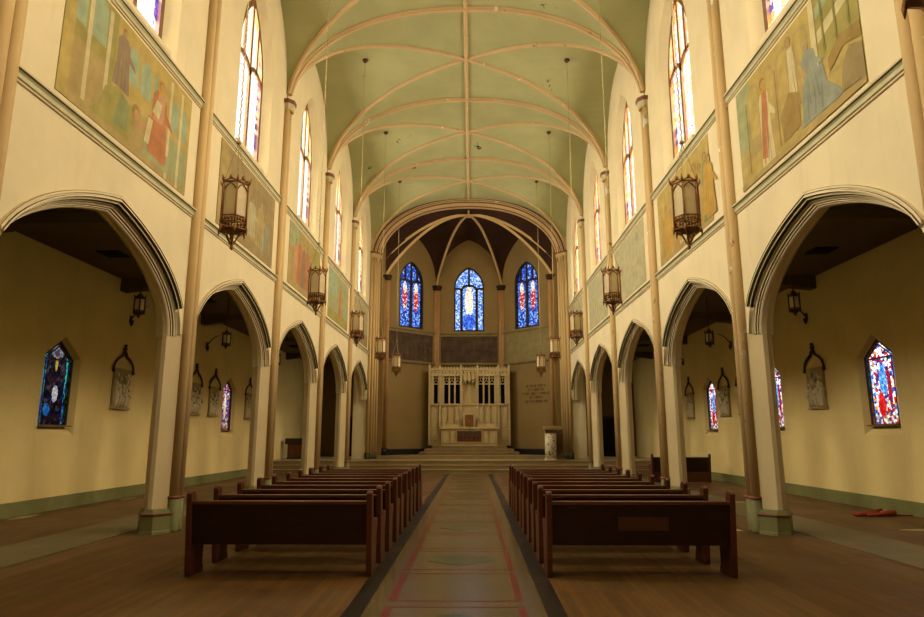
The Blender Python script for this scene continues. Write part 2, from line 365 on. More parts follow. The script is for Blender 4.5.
for i, (y0, z1) in enumerate(((30.1, .18), (30.55, .36), (31.0, .54))):
    struct(MB().box(-XA, XA, y0, YF - .1, z1 - .18, z1 - .03).box(-XA, XA, y0 - .03, YF - .1, z1 - .03, z1).build('floor_step', 'step'), '%s tan stone step below the chancel, counted from the nave' % ('lowest', 'middle', 'topmost')[i], 'step')
struct(MB().box(-4.6, 4.6, 33.3, 37.6, .54, .7).build('floor_sanctuary', 'step'), 'raised stone sanctuary floor inside the apse', 'floor')
for i, (hx, y0, z0, z1) in enumerate(((2.55, 33.75, .7, .855), (2.3, 34.1, .855, 1.01), (1.95, 34.45, 1.01, 1.17))):
    struct(MB().box(-hx, hx, y0 + .03, 36.95 if i == 0 else 36.4, z0, z1 - .03).box(-hx, hx, y0, 36.95 if i == 0 else 36.4, z1 - .03, z1).build('floor_altar_step', 'step'), '%s stone step in front of the altar' % ('broad bottom', 'middle', 'narrow top')[i], 'step')

# ------------------------------------------------------------------ vault profile
FP = [(0, 14.2), (1.3, 14.06), (2.35, 13.82), (3.2, 13.5), (3.9, 13.14), (4.4, 12.78), (4.75, 12.42), (4.95, 12.1), (5.08, 11.7), (5.15, 11.4), (W, 10.95)]
def fv(x):
    x = abs(x)
    for (a, za), (b, zb) in zip(FP, FP[1:]):
        if x <= b: return za + (zb - za) * (x - a) / (b - a)
    return FP[-1][1]
# smooth the polyline by sampling a superellipse fitted to it
def fv(x):
    u = min(1., abs(x) / W); return 10.95 + 3.29 * (1 - u ** 2.25) ** (1 / 2.15)
TS = sorted({round(sgn * sin(pi / 2 * i / 22), 6) for i in range(23) for sgn in (-1, 1)})
def gv(t): return fv(t / HB * W)

mb = MB(); n_ = len(TS)
for k in BAYS:
    o = len(mb.v)
    for b in TS:
        for a in TS: mb.v.append((a * W, YM(k) + b * HB, max(fv(a * W), fv(b * W))))
    for j in range(n_ - 1):
        for i in range(n_ - 1):
            q = (o + j * n_ + i, o + j * n_ + i + 1, o + (j + 1) * n_ + i + 1, o + (j + 1) * n_ + i)
            cx, cy = TS[i] + TS[i + 1], TS[j] + TS[j + 1]
            fs = [(q[0], q[1], q[2]), (q[0], q[2], q[3])] if cx * cy > 0 else [(q[0], q[1], q[3]), (q[1], q[2], q[3])]
            for f in fs: mb.f.append(f); mb.m.append(0); mb.sm.append(False)
struct(mb.build('ceiling', 'vault'), 'pale green rib vaulted plaster ceiling over the nave', 'ceiling')
RP = [(-.09, .02), (-.09, -.04), (-.055, -.06), (-.045, -.11), (.045, -.11), (.055, -.06), (.09, -.04), (.09, .02)]
def rib(pts, side, prof, mat, lab, mis=None):
    """pts: 3-D path; side: horizontal unit vector across it"""
    fr = []
    S = Vector(side)
    for i, p in enumerate(pts):
        t = (Vector(pts[min(i + 1, len(pts) - 1)]) - Vector(pts[max(i - 1, 0)])).normalized()
        up = S.cross(t); up = up if up.z > 0 or abs(up.z) < 1e-6 else -up
        if abs(up.z) < .02: pass
        fr.append((p, S, up.normalized()))
    o = MB().rail(fr, prof, mis, True).build(trim(), mat); return struct(o, lab, 'rib')
XS = [W * sin(pi / 2 * i / 28) * .992 for i in range(-28, 29)]
for i in range(-1, 5):
    nm = '%s crosswise tan rib of the green vault' % (ORD[i - 1] if i > 0 else ('crosswise rib overhead,', 'rearmost')[i == -1])
    rib([(x, YC(i), fv(x) + (.0)) for x in XS], (0, 1, 0), RP, 'rib', nm)
RD_ = [(-.06, .02), (-.06, -.03), (-.03, -.075), (.03, -.075), (.06, -.03), (.06, .02)]
for k in BAYS:
    for s in (-1, 1):
        L = hypot(W, HB)
        rib([(x, YM(k) + s * x / W * HB, fv(x)) for x in XS], (-s * HB / L, W / L, 0), RD_, 'rib', 'diagonal tan vault rib rising from the %s wall in the %s' % ('left' if s > 0 else 'right', bayname(k)))
rib([(0, y_, H) for y_ in [YR + i * (YE - YR) / 40 for i in range(41)]], (1, 0, 0), RD_, 'rib', 'long tan ridge rib running down the crown of the vault')
# plaster rosettes where lantern chains hang are parts of the lanterns

# ------------------------------------------------------------------ arcade and clerestory walls
PR = .38; PX = 5.415; PDX = .245                         # octagonal piers
AHW = HB - PR
def bez(p0, p1, p2, p3, n_=16):
    return [tuple((1 - t) ** 3 * a + 3 * t * (1 - t) ** 2 * b + 3 * t * t * (1 - t) * c + t ** 3 * d for a, b, c, d in zip(p0, p1, p2, p3)) for t in [i / n_ for i in range(n_ + 1)]]
_half = [(AHW, 3.46)] + bez((AHW, 3.5), (AHW - .02, 4.2), (1.2, 4.76), (0, 5.0))
APATH = [(-x, z) for x, z in _half] + _half[::-1][1:]          # left spring to right spring
ANORM = normals2d(APATH)
def offs(d): return [(x + nx * d, z + nz * d) for (x, z), (nx, nz) in zip(APATH, ANORM)]
HOOD = .24
WO = .17; FH = 1.2; GH = .92
C_FACE = [(x + WO, z) for x, z in arch(FH, 10.9, 12.95, 14)]; C_GL = [(x + WO, z) for x, z in arch(GH, 10.75, 12.7, 14)]; S_FACE, S_GL = 8.32, 8.42; GD = .2
for s in (-1, 1):
    def P(t, z, d, k): return (s * (W + d), YM(k) + t, z)
    mb = MB()
    def quad(a, b, c, d): mb.add([a, b, c, d], [(0, 1, 2, 3)])
    for k in BAYS:
        op = [p for p in offs(.12) if p[1] > 3.5]; op = [(-AHW - .12, 3.5)] + op + [(AHW + .12, 3.5)]
        op = [(-HB, 3.5)] + op + [(HB, 3.5)]
        ib = [p for p in APATH if p[1] >= 3.5]; ib = [(-HB, 3.5), (-AHW, 3.5)] + ib[0:] + [(AHW, 3.5), (HB, 3.5)]
        for (a, za), (b, zb) in zip(op, op[1:]):
            if b - a > 1e-5: quad(P(a, za, 0, k), P(b, zb, 0, k), P(b, S_FACE, 0, k), P(a, S_FACE, 0, k))
        for (a, za), (b, zb) in zip(op, op[1:]):
            if b - a > 1e-5: quad(P(a, za, .45, k), P(b, zb, .45, k), P(b, 6.2, .45, k), P(a, 6.2, .45, k))
        for q in (-1, 1): quad(P(q * HB, 3.5, 0, k), P(q * (AHW + .12), 3.5, 0, k), P(q * (AHW + .12), 3.5, .45, k), P(q * HB, 3.5, .45, k))
        # wall beside and above the window
        ts = sorted({t * HB for t in TS} | {WO - FH, WO + FH} | {p[0] for p in C_FACE})
        def ftop(t):
            for (a, za), (b, zb) in zip(C_FACE, C_FACE[1:]):
                if a - 1e-9 <= t <= b + 1e-9 and b - a > 1e-9: return za + (zb - za) * (t - a) / (b - a)
            return S_FACE
        for a, b in zip(ts, ts[1:]):
            if b - a < 1e-6: continue
            if abs((a + b) / 2 - WO) > FH: za = zb = S_FACE
            else: za, zb = ftop(a), ftop(b)
            quad(P(a, za, 0, k), P(b, zb, 0, k), P(b, gv(b) + .02, 0, k), P(a, gv(a) + .02, 0, k))
        lf = [(WO - FH, S_FACE)] + C_FACE + [(WO + FH, S_FACE)]; lg = [(WO - GH, S_GL)] + C_GL + [(WO + GH, S_GL)]
        for i in range(len(lf)):
            j = (i + 1) % len(lf); quad(P(*lf[i], 0, k), P(*lf[j], 0, k), P(*lg[j], GD + .1, k), P(*lg[i], GD + .1, k))
    struct(mb.build('wall_%s' % SIDE[s], 'wall'), 'cream plaster arcade and clerestory wall along the %s side of the nave' % SIDE[s], 'wall')
    # mouldings round each arch
    AP = [(.24, .01), (.24, -.045), (.233, -.05), (.205, -.05), (.199, -.03), (.18, -.03), (.175, -.052), (.155, -.052), (.15, .05), (.09, .065), (.09, .04)]
    AMI = [0, 1, 0, 1, 0, 1, 0, 3, 3, 0]
    IP = [(.10, .06), (.088, .062), (.08, .088), (.058, .094), (.052, .122), (.032, .128), (.027, .15), (.012, .156), (0, .182), (0, .27), (.14, .45)]
    IMI = [0, 4, 0, 1, 0, 1, 0, 0, 0, 0]
    for k in BAYS:
        fr = [((s * W, YM(k) + x, z), (0, nx, nz), (s, 0, 0)) for (x, z), (nx, nz) in zip(APATH, ANORM)]
        hood = [f for f in fr if f[0][2] >= 3.78]
        m_ = MB().rail(hood, AP, AMI, caps=True).rail(fr, IP, IMI, caps=False)
        for f in (hood[0], hood[-1]): pass
        struct(m_.build(trim(), ['wall', 'mould_line', 'red', 'dkgreen', 'pale']), 'moulded arch in cream, red and deep green on the %s wall, %s' % (SIDE[s], bayname(k)), 'arch')
    # cornices (two per bay)
    CPF = [(.01, 0), (-.085, 0), (-.095, -.012), (-.085, -.03), (-.06, -.034), (-.035, -.062), (-.032, -.075), (-.042, -.08), (-.042, -.125), (-.02, -.132), (-.012, -.15), (-.02, -.158), (-.02, -.168), (.01, -.17)]
    CMI = [3, 3, 0, 1, 2, 2, 2, 2, 2, 0, 0, 4, 0]
    for k in BAYS:
        for z_, nm in ((ZC, 'lower'), (ZU, 'upper')):
            fr = [((s * W, YM(k) + t, z_), (s, 0, 0), (0, 0, 1)) for t in (-HB + .15, HB - .15)]
            struct(MB().rail(fr, CPF, CMI).build(trim(), ['wall', 'dkgreen', 'pale', 'pale_cap', 'mould_line']), '%s green and cream cornice on the %s wall, %s' % (nm, SIDE[s], bayname(k)), 'cornice')
    # shafts and piers
    for i in range(-1, 5):
        nm = ORD[i - 1] if i > 0 else ('rear', 'camera side')[i == 0]
        e = struct(empty('wall_shaft', (s * W, YC(i), 0)), 'buff twin roll wall shaft with green foot, %s on the %s side' % (nm, SIDE[s]), 'column')
        xo = -s * .045
        m_ = MB()
        for q in (-1, 1): m_.lathe([(.092, .6), (.088, ZK - .15)], 14, (xo, q * .098, 0))
        m_.box(min(xo, s * .06), max(xo, s * .06), -.17, .17, .6, ZK - .15)
        m_.build('twin_roll', 'shaft_f' if (s > 0 and i in (1, 2, 3)) else 'shaft', e)
        m_ = MB()
        for q in (-1, 1): m_.lathe([(.118, .0), (.112, .05), (.108, .57)], 14, (xo, q * .085, 0)).lathe([(.12, .57), (.13, .585), (.12, .61), (.1, .62)], 14, (xo, q * .085, 0), 1)
        m_.box(min(xo, s * .06), max(xo, s * .06), -.19, .19, 0, .6)
        m_.build('foot', ['green', 'red'], e)
        m_ = MB()
        m_.lathe([(.16, 0), (.175, .03), (.17, .08)], 8, (xo, 0, ZK - .30), 0, False, pi / 8, 1.25).lathe([(.17, 0), (.19, .05), (.215, .11)], 8, (xo, 0, ZK - .22), 1, False, pi / 8, 1.2).lathe([(.225, 0), (.235, .03), (.235, .12)], 8, (xo, 0, ZK - .11), 2, False, pi / 8, 1.2)
        m_.build('capital', ['shaft', 'pale', 'red'], e)
        e = struct(empty('arcade_pier', (s * PX, YC(i), 0)), 'cream octagonal pier with round green base, %s on the %s side' % (nm, SIDE[s]), 'pillar')
        def octo(d, cut=.157): 
            hx, hy = PDX + d, PR + d; return [(-hx, -cut), (-hx + .22, -hy), (hx - .18, -hy), (hx, -cut), (hx, cut), (hx - .18, hy), (-hx + .22, hy), (-hx, cut)]
        def oct_stack(m_, lv, mi=0):
            rows = [octo(d) for d, z in lv]; o_ = []
            for (d, z), r_ in zip(lv, rows): o_ += [(s * x if False else x * s, y_, z) for x, y_ in r_]
            nn = len(lv); m_.add(o_, [(a * 8 + b, a * 8 + (b + 1) % 8, (a + 1) * 8 + (b + 1) % 8, (a + 1) * 8 + b) for a in range(nn - 1) for b in range(8)] + [tuple(range(8)), tuple((nn - 1) * 8 + b for b in range(8))], mi); return m_
        oct_stack(MB(), [(-.006, .3), (-.006, 3.9)]).build('octagonal_drum', 'pier', e)
        oct_stack(oct_stack(MB(), [(.075, 0), (.075, .04), (.065, .05), (.06, .3)]), [(.055, .345), (.03, .39), (.01, .41)]).build('base', 'green', e, bevel=.03)
        oct_stack(MB(), [(.06, .3), (.08, .31), (.08, .335), (.06, .345)]).build('base_ring', 'red', e, bevel=.012)
# ------------------------------------------------------------------ windows
RISE = .75
def tracery(hw, sill, spring, apex, lower, head, d0, d1, mat_frame, parent, upper=(), wmain=.11, wsmall=.07, centre_high=0):
    """lower: x of lower mullions; head: springing height of the lower lights"""
    ar = arch(hw, spring, apex, 14); loop = [(-hw, sill)] + ar + [(hw, sill)]
    MB().bar2d(loop, wmain, d0, d1, 0, True).build('frame', mat_frame, parent)
    def ztop(x):
        for (a, za), (b, zb) in zip(ar, ar[1:]):
            if a <= x <= b and b > a: return za + (zb - za) * (x - a) / (b - a)
        return spring
    m_ = MB(); xs = [-hw] + list(lower) + [hw]
    for x in lower: m_.bar2d([(x, sill), (x, head)], wmain * .9, d0, d1)
    for a, b in zip(xs, xs[1:]):
        c = (a + b) / 2; w = (b - a) / 2
        rise = RISE * w; hd = head
        m_.bar2d([(c + px, pz) for px, pz in arch(w, hd, hd + rise, 7)], wsmall, d0 + .01, d1 - .01)
    for x in upper:
        zb = head
        for a, b in zip(xs, xs[1:]):
            if a <= x <= b:
                c = (a + b) / 2; w = (b - a) / 2
                for (p, zp), (q, zq) in zip(arch(w, head, head + RISE * w, 7), arch(w, head, head + RISE * w, 7)[1:]):
                    if p <= x - c <= q and q > p: zb = zp + (zq - zp) * (x - c - p) / (q - p)
        m_.bar2d([(x, zb), (x, ztop(x))], wsmall, d0 + .01, d1 - .01)
    m_.build('tracery', mat_frame, parent); return loop
def pane(loop, y, mat, parent, lead_rows=None):
    o = MB().add([(x, y, z) for x, z in loop], [tuple(range(len(loop)))]).build('pane', mat, parent); return o
for k in BAYS:
    for s in (-1, 1):
        e = struct(empty(winname(), (s * W, YM(k) + WO, S_GL), -s * pi / 2), 'tall pointed clerestory window in a splayed recess, %s wall, %s' % (SIDE[s], bayname(k)), 'window')
        lp = tracery(GH - .03, 0, 10.75 - S_GL, 12.66 - S_GL, [0], 10.55 - S_GL, GD - .02, GD + .04, 'frame_wood', e, (-.45, 0, .45), .13, .12)
        pane(lp, GD + .045, 'g_cler' if s < 0 else 'g_cler_r', e)
        MB().box(-.98, .98, .0, GD + .1, -.12, .0).build('sill', 'wall', e)

# ------------------------------------------------------------------ side aisles
A_STEP = [-1, 0, 1, 2, 3, 4]
AWY = [15.2 + 5.37 * j for j in range(-3, 4)]
for s in (-1, 1):
    mb = MB(); X = s * XA
    def q4(*p): mb.add(p, [tuple(range(len(p)))])
    ys = [YR]
    for yw in AWY:
        a, b = yw - .68, yw + .68
        q4((X, ys[-1], 0), (X, a, 0), (X, a, ZA), (X, ys[-1], ZA)); q4((X, a, 0), (X, b, 0), (X, b, 1.68), (X, a, 1.68))
        q4((X, a, 3.5), (X, yw, 3.98), (X, yw, ZA), (X, a, ZA)); q4((X, yw, 3.98), (X, b, 3.5), (X, b, ZA), (X, yw, ZA))
        fo = [(-.68, 1.68), (-.68, 3.5), (0, 3.98), (.68, 3.5), (.68, 1.68)]; go = [(-.56, 1.9), (-.56, 3.48), (0, 3.87), (.56, 3.48), (.56, 1.9)]
        for i in range(5):
            j = (i + 1) % 5; q4((X, yw + fo[i][0], fo[i][1]), (X, yw + fo[j][0], fo[j][1]), (X + s * .2, yw + go[j][0], go[j][1]), (X + s * .2, yw + go[i][0], go[i][1]))
        ys.append(b)
    q4((X, ys[-1], 0), (X, YF, 0), (X, YF, ZA), (X, ys[-1], ZA))
    struct(mb.build('wall_aisle_%s' % SIDE[s], 'aisle_wall'), 'yellow cream outer wall of the %s side aisle' % SIDE[s], 'wall')
    struct(MB().box(min(X, X - s * .03), max(X, X - s * .03), YR, 30.1, 0, .3).build('baseboard_%s' % SIDE[s], 'green'), 'sage green painted baseboard along the %s aisle wall' % SIDE[s], 'baseboard')
    # ceiling with shallow panels and a vent
    x0, x1 = sorted((s * 5.8, s * (XA + .1)))
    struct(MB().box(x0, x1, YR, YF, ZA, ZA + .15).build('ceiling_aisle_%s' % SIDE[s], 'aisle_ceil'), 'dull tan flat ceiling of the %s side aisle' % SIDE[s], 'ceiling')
    for i in range(-2, 6):
        struct(MB().prism([(s * 5.9, ZA), (s * 5.9, ZA - .34), (s * 7.0, ZA - .2), (s * 8.2, ZA - .2), (s * XA, ZA - .34), (s * XA, ZA)], YC(i) - .16, YC(i) + .16, 'y').build('ceiling_beam', 'aisle_ceil'), 'tan plaster beam across the %s aisle ceiling, %s' % (SIDE[s], 'behind the camera' if i < 0 else ('at the camera end' if i == 0 else ORD[i - 1] + ' ahead')), 'beam')
    for i in range(0, 5):
        cx, cy = s * 8.3, YM(i) + 5.4
        m_ = MB().box(cx - .26, cx + .26, cy - .26, cy + .26, ZA - .03, ZA + .01, 0)
        for j in range(6): m_.box(cx - .22, cx + .22, cy - .21 + j * .075, cy - .18 + j * .075, ZA - .045, ZA - .03, 1)
        tag(m_.build('ceiling_vent', ['void', 'shade']), 'dark square vent in the %s aisle ceiling, %s from the camera' % (SIDE[s], ORD[i]), 'vent', 'aisle ceiling vents')
    for j, yw in enumerate(AWY):
        e = struct(empty(winname(), (X, yw, 1.91), -s * pi / 2), 'stained glass window with gabled head, %s aisle wall, %s' % (SIDE[s], ['behind the camera', 'beside the camera', 'just ahead of the camera', 'nearest one in view', 'second in view', 'third in view', 'beside the chancel steps'][j]), 'window')
        lp = [(-.55, 0), (-.55, 1.56), (0, 1.95), (.55, 1.56), (.55, 0)]
        MB().bar2d(lp, .035, .11, .15, 0, True).build('frame', 'lead_frame', e)
        MB().box(-.53, .53, .12, .145, 1.5, 1.535).box(-.44, -.425, .125, .145, 0, 1.52).box(.425, .44, .125, .145, 0, 1.52).bar2d([(-.44, 1.55), (0, 1.84), (.44, 1.55)], .02, .12, .15).build('glazing_bar', 'lead_frame', e)
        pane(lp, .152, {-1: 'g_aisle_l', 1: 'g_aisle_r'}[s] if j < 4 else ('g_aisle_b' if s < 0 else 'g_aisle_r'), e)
        MB().box(-.58, .58, .0, .18, -.03, .0).build('sill', 'frame_wood', e)
    # end walls and rear wall of the aisle
    xa, xb = sorted((s * 5.1, s * (XA + .1)))
    struct(MB().box(xa, xb, YF - .2, YF, 0, ZA).build('wall_aisle_end_%s' % SIDE[s], 'end_wall'), 'plain tan end wall of the %s side aisle beyond the steps' % SIDE[s], 'wall')
struct(MB().box(-XA - .2, XA + .2, YR - .25, YR, 0, 15).build('wall_back', 'wall'), 'plain cream rear wall of the nave behind the camera', 'wall')

# ------------------------------------------------------------------ chancel arch and apse
ZS = 10.95
APX, APY = 1.9, 37.0; AOX, AOY = 4.5, 34.4
for s in (-1, 1):
    x_in, x_out = 4.72, W + .7
    a, b = sorted((s * (W - .02), s * x_out))
    struct(MB().box(a, b, YE - .1, YE + .75, .0, 14.4).build('wall_chancel_pier_%s' % SIDE[s], 'wall'), 'cream plaster pier wall at the %s end of the arcade' % SIDE[s], 'wall')
    a, b = sorted((s * 4.5, s * (W + .1)))
    struct(MB().box(a, b, YE + .5, YE + .85, .5, 12.2).build('wall_chancel_return_%s' % SIDE[s], 'apse_wall'), 'tan return wall between the %s chancel pier and the apse' % SIDE[s], 'wall')
    e = struct(empty('chancel_pier', (s * 5.0, YE, .5)), 'clustered roll pier carrying the %s foot of the chancel arch' % SIDE[s], 'pillar')
    pts = [(.13, -.12), (.0, .0), (-.1, .14), (-.2, .3)]
    m_ = MB()
    for dx, dy in pts: m_.lathe([(.085, .35), (.085, ZK - .62)], 12, (s * dx, dy, 0))
    m_.prism([(s * .22, -.1), (s * .1, -.06), (s * -.02, .06), (s * -.12, .2), (s * -.2, .36), (s * -.2, .5), (s * .22, .5)], .35, ZK - .62, 'z')
    m_.build('roll_cluster', 'shaft', e)
    m_ = MB()
    for dx, dy in pts: m_.lathe([(.115, 0), (.11, .34), (.09, .36)], 12, (s * dx, dy, 0))
    m_.prism([(s * .25, -.14), (s * .1, -.1), (s * -.06, .04), (s * -.16, .2), (s * -.24, .36), (s * -.24, .5), (s * .25, .5)], 0, .35, 'z')
    m_.build('foot', 'dkgreen', e)
    m_ = MB()
    for dx, dy in pts: m_.lathe([(.1, 0), (.14, .05), (.15, .2)], 10, (s * dx, dy, ZK - .68), 0).lathe([(.17, 0), (.17, .09)], 10, (s * dx, dy, ZK - .48), 1)
    m_.build('capital', ['shaft', 'red'], e)
def chx(u): return u * 4.74
def cfv(x):
    u = min(1., abs(x) / 4.74); return 10.8 + 3.1 * (1 - u ** 2.25) ** (1 / 2.15)
CA = [(4.74 * sin(pi / 2 * i / 30), ) for i in range(-30, 31)]
cpath = [(4.74 * sin(pi / 2 * i / 30), cfv(4.74 * sin(pi / 2 * i / 30))) for i in range(-30, 31)]
cn = normals2d(cpath)
fr = [((x, YE, z), (nx, 0, nz), (0, 1, 0)) for (x, z), (nx, nz) in zip(cpath, cn)]
CPR = [(.75, -.12), (.40, -.12), (.38, -.16), (.30, -.16), (.28, -.10), (.24, -.10), (.22, -.02), (.20, -.02), (.15, .0), (.13, .08), (.10, .10), (.06, .12), (.04, .2), (0, .24), (0, .5), (.1, .62)]
CPM = [0, 2, 2, 0, 2, 0, 2, 2, 1, 2, 0, 0, 2, 0, 0]
struct(MB().rail(fr, CPR, CPM, caps=False)  .build(trim(), ['rib', 'shaft', 'mould_line']), 'broad moulded tan and brown chancel arch closing the nave vault', 'arch')
# spandrel above chancel arch
mb = MB()
for (x0, z0), (x1, z1) in zip(cpath, cpath[1:]):
    mb.add([(x0, YE + .05, z0 + .02), (x1, YE + .05, z1 + .02), (x1, YE + .05, 14.6), (x0, YE + .05, 14.6)], [(0, 1, 2, 3)])
struct(mb.build('wall_chancel_spandrel', 'rib'), 'tan spandrel wall above the chancel arch', 'wall')
faces = [((-AOX, AOY), (-APX, APY), 'left'), ((-APX, APY), (APX, APY), 'central'), ((APX, APY), (AOX, AOY), 'right')]
KEY = Vector((0, 34.5, 13.68)); ACAP = 10.2
LUN = [arch(L / 2 - .02, ACAP + .1, zt, 12) for L, zt in ((hypot(AOX - APX, APY - AOY), 13.0), (2 * APX, 13.0), (hypot(AOX - APX, APY - AOY), 13.0))]
mbv = MB()
def cell(curve):
    """vault cell between a curve on the wall and the keystone"""
    n1 = len(curve); o = len(mbv.v); R_ = 10
    for r in range(R_ + 1):
        q = r / R_
        for p in curve:
            p = Vector(p); z = p.z + (KEY.z - p.z) * sin(pi / 2 * q) ** .85; xy = p.lerp(KEY, q); mbv.v.append((xy.x, xy.y, z))
    for r in range(R_):
        for i in range(n1 - 1):
            mbv.f.append((o + r * n1 + i, o + r * n1 + i + 1, o + (r + 1) * n1 + i + 1, o + (r + 1) * n1 + i)); mbv.m.append(0); mbv.sm.append(True)
def ribcurve(p, n1=14):
    p = Vector(p); out = []
    for r in range(n1 + 1):
        q = r / n1 * .995; xy = p.lerp(KEY, q); out.append((xy.x, xy.y, p.z + (KEY.z - p.z) * sin(pi / 2 * q) ** .85))
    return out
WHW, WSILL, WSPR, WAPX = .87, 7.55, 10.1, 11.35
for fi, ((ax, ay), (bx, by), nm) in enumerate(faces):
    L = hypot(bx - ax, by - ay); dx, dy = (bx - ax) / L, (by - ay) / L; cx, cy = (ax + bx) / 2, (ay + by) / 2
    def Q(t, z, d=0.): return (cx + dx * t - dy * d, cy + dy * t + dx * d, z)   # d > 0 is outside
    lun = LUN[fi]; mb = MB()
    def ltop(t):
        for (a, za), (b, zb) in zip(lun, lun[1:]):
            if a - 1e-6 <= t <= b + 1e-6 and b > a: return za + (zb - za) * (t - a) / (b - a)
        return ACAP
    war = arch(WHW, WSPR, WAPX, 12)
    ts = sorted({round(p[0], 5) for p in lun} | {round(p[0], 5) for p in war} | {-L / 2, L / 2})
    def wtop(t):
        for (a, za), (b, zb) in zip(war, war[1:]):
            if a - 1e-6 <= t <= b + 1e-6 and b > a: return za + (zb - za) * (t - a) / (b - a)
        return WSILL
    for a, b in zip(ts, ts[1:]):
        mb.add([Q(a, .5), Q(b, .5), Q(b, WSILL), Q(a, WSILL)], [(0, 1, 2, 3)])
        m = (a + b) / 2
        za, zb = (wtop(a), wtop(b)) if abs(m) < WHW else (WSILL, WSILL)
        mb.add([Q(a, za), Q(b, zb), Q(b, ltop(b) + .05), Q(a, ltop(a) + .05)], [(0, 1, 2, 3)])
    lp = [(-WHW, WSILL)] + war + [(WHW, WSILL)]
    for i in range(len(lp)):
        j = (i + 1) % len(lp); mb.add([Q(*lp[i]), Q(*lp[j]), Q(*lp[j], .3), Q(*lp[i], .3)], [(0, 1, 2, 3)])
    struct(mb.build('wall_apse_%s' % nm, 'apse_wall'), '%s tan plaster wall of the apse below the dark vault' % nm, 'wall')
    cell([Q(t, z) for t, z in lun])
    for z_, h_ in ((7.45, .14), (5.66, .1)):
        frs = [(Q(-L / 2 + .03, z_), (0, 0, 1), (-dy, dx, 0)), (Q(L / 2 - .03, z_), (0, 0, 1), (-dy, dx, 0))]
        struct(MB().rail(frs, [(0, 0), (0, -.12), (-.04, -.12), (-.07, -.05), (-h_, -.04), (-h_, 0)], None, True).build(trim(), 'panel_grey'), '%s grey green cornice on the %s apse wall' % ('upper' if z_ > 7 else 'lower', nm), 'cornice')
    # baseboard
    frs = [(Q(-L / 2 + .03, .7), (0, 0, 1), (-dy, dx, 0)), (Q(L / 2 - .03, .7), (0, 0, 1), (-dy, dx, 0))]
    struct(MB().rail(frs, [(0, 0), (0, -.05), (.3, -.05), (.3, 0)], None, True).build('baseboard_apse_%s' % nm, 'black'), 'black painted base along the %s apse wall' % nm, 'baseboard')
    e = struct(empty(winname(), (cx, cy, WSILL), math.atan2(dy, dx)), '%s blue stained glass window of the apse' % nm, 'window')
    if fi == 1:
        lp2 = tracery(WHW, 0, WSPR - WSILL, WAPX - WSILL, [-.44, .44], 2.35, .02, .10, 'dark_frame', e, (0,), .17, .12)
        pane(lp2, .105, 'g_apse_c', e)
    else:
        lp2 = tracery(WHW, 0, WSPR - WSILL, WAPX - WSILL, [0], 2.35, .02, .10, 'dark_frame', e, (-.43, 0, .43), .17, .12)
        pane(lp2, .105, 'g_apse_s', e)
    # painted panel between the cornices
    frs = (-L / 2 + .25, L / 2 - .25)
    e = tag(empty('painted_panel', (cx, cy, 5.7), math.atan2(dy, dx)), {'left': 'dark faded fresco panel with shadowy figures on the left apse wall', 'central': 'panel above the altar screen, coloured dark brown for its shadow', 'right': 'blank grey green plaster panel on the right apse wall'}[nm], 'panel', 'apse wall panels')
    m_ = MB().box(frs[0], frs[1], -.02, -.002, .02, 1.58)
    m_.build('painting', {'left': 'fresco', 'central': 'fresco', 'right': 'panel_grey'}[nm], e)  # central panel: shadow above the screen put into its colour
    if fi == 0:
        m_ = MB()
        for i in range(9):
            x = frs[0] + .3 + i * .33; h_ = .85 + .2 * sin(i * 2.1)
            m_.prism([(x - .12, .1), (x + .12, .1), (x + .1, h_ * .7), (x + .05, h_), (x - .05, h_), (x - .1, h_ * .7)], -.026, -.018, 'y', i % 2); m_.ball((x, -.022, h_ + .08), .07, .006, .09, 1)
        m_.build('figure_group', ['lead_frame', 'fresco_dim'], e)
    MB().bar2d([(frs[0], .02), (frs[0], 1.58), (frs[1], 1.58), (frs[1], .02)], .05, -.04, -.002, 0, True).build('border', 'panel_grey', e)
# front cells against the chancel arch
for s in (-1, 1):
    curve = [(s * AOX, AOY, ACAP + .1), (s * 4.62, YE + .6, 11.0)] + [(x, YE + .6, z + .08) for x, z in cpath if s * x >= 0 and s * x < 4.6][::(1 if s < 0 else -1)]
    cell(curve)
o = struct(mbv.build('ceiling_apse', 'apse_vault'), 'dark brown ribbed vault over the apse', 'ceiling')
RA = [(-.045, .05), (-.045, -.05), (-.025, -.08), (.025, -.08), (.045, -.05), (.045, .05)]
for (x, y_), nm in (((-AOX, AOY), 'far left'), ((-APX, APY), 'inner left'), ((APX, APY), 'inner right'), ((AOX, AOY), 'far right')):
    c = ribcurve((x, y_, ACAP + .05)); d = Vector((KEY.x - x, KEY.y - y_)).normalized()
    rib(c, (-d.y, d.x, 0), RA, 'shaft', '%s pale rib of the dark apse vault' % nm)
    e = struct(empty('apse_column', (x * .985, y_ - .06, .7)), '%s slim roll column of the apse' % nm, 'column')
    MB().lathe([(.11, .35), (.11, ACAP - .95)], 14, (-.07, 0, 0)).lathe([(.11, .35), (.11, ACAP - .95)], 14, (.07, 0, 0)).build('twin_roll', 'shaft_apse', e)
    MB().lathe([(.24, 0), (.23, .35)], 12).build('foot', 'black', e)
    MB().lathe([(.2, 0), (.25, .05), (.25, .12), (.29, .16), (.3, .28)], 10, (0, 0, ACAP - .98)).build('capital', 'apse_vault', e)
rib([(0, YE + .55, 13.78), (0, KEY.y, KEY.z)], (1, 0, 0), RA, 'shaft', 'short pale ridge rib between chancel arch and apse boss')
struct(MB().lathe([(.05, 0), (.16, .03), (.2, .1), (.12, .16)], 14, (0, KEY.y, KEY.z - .16)).build(trim(), 'shaft'), 'pale carved boss where the apse ribs meet', 'boss')
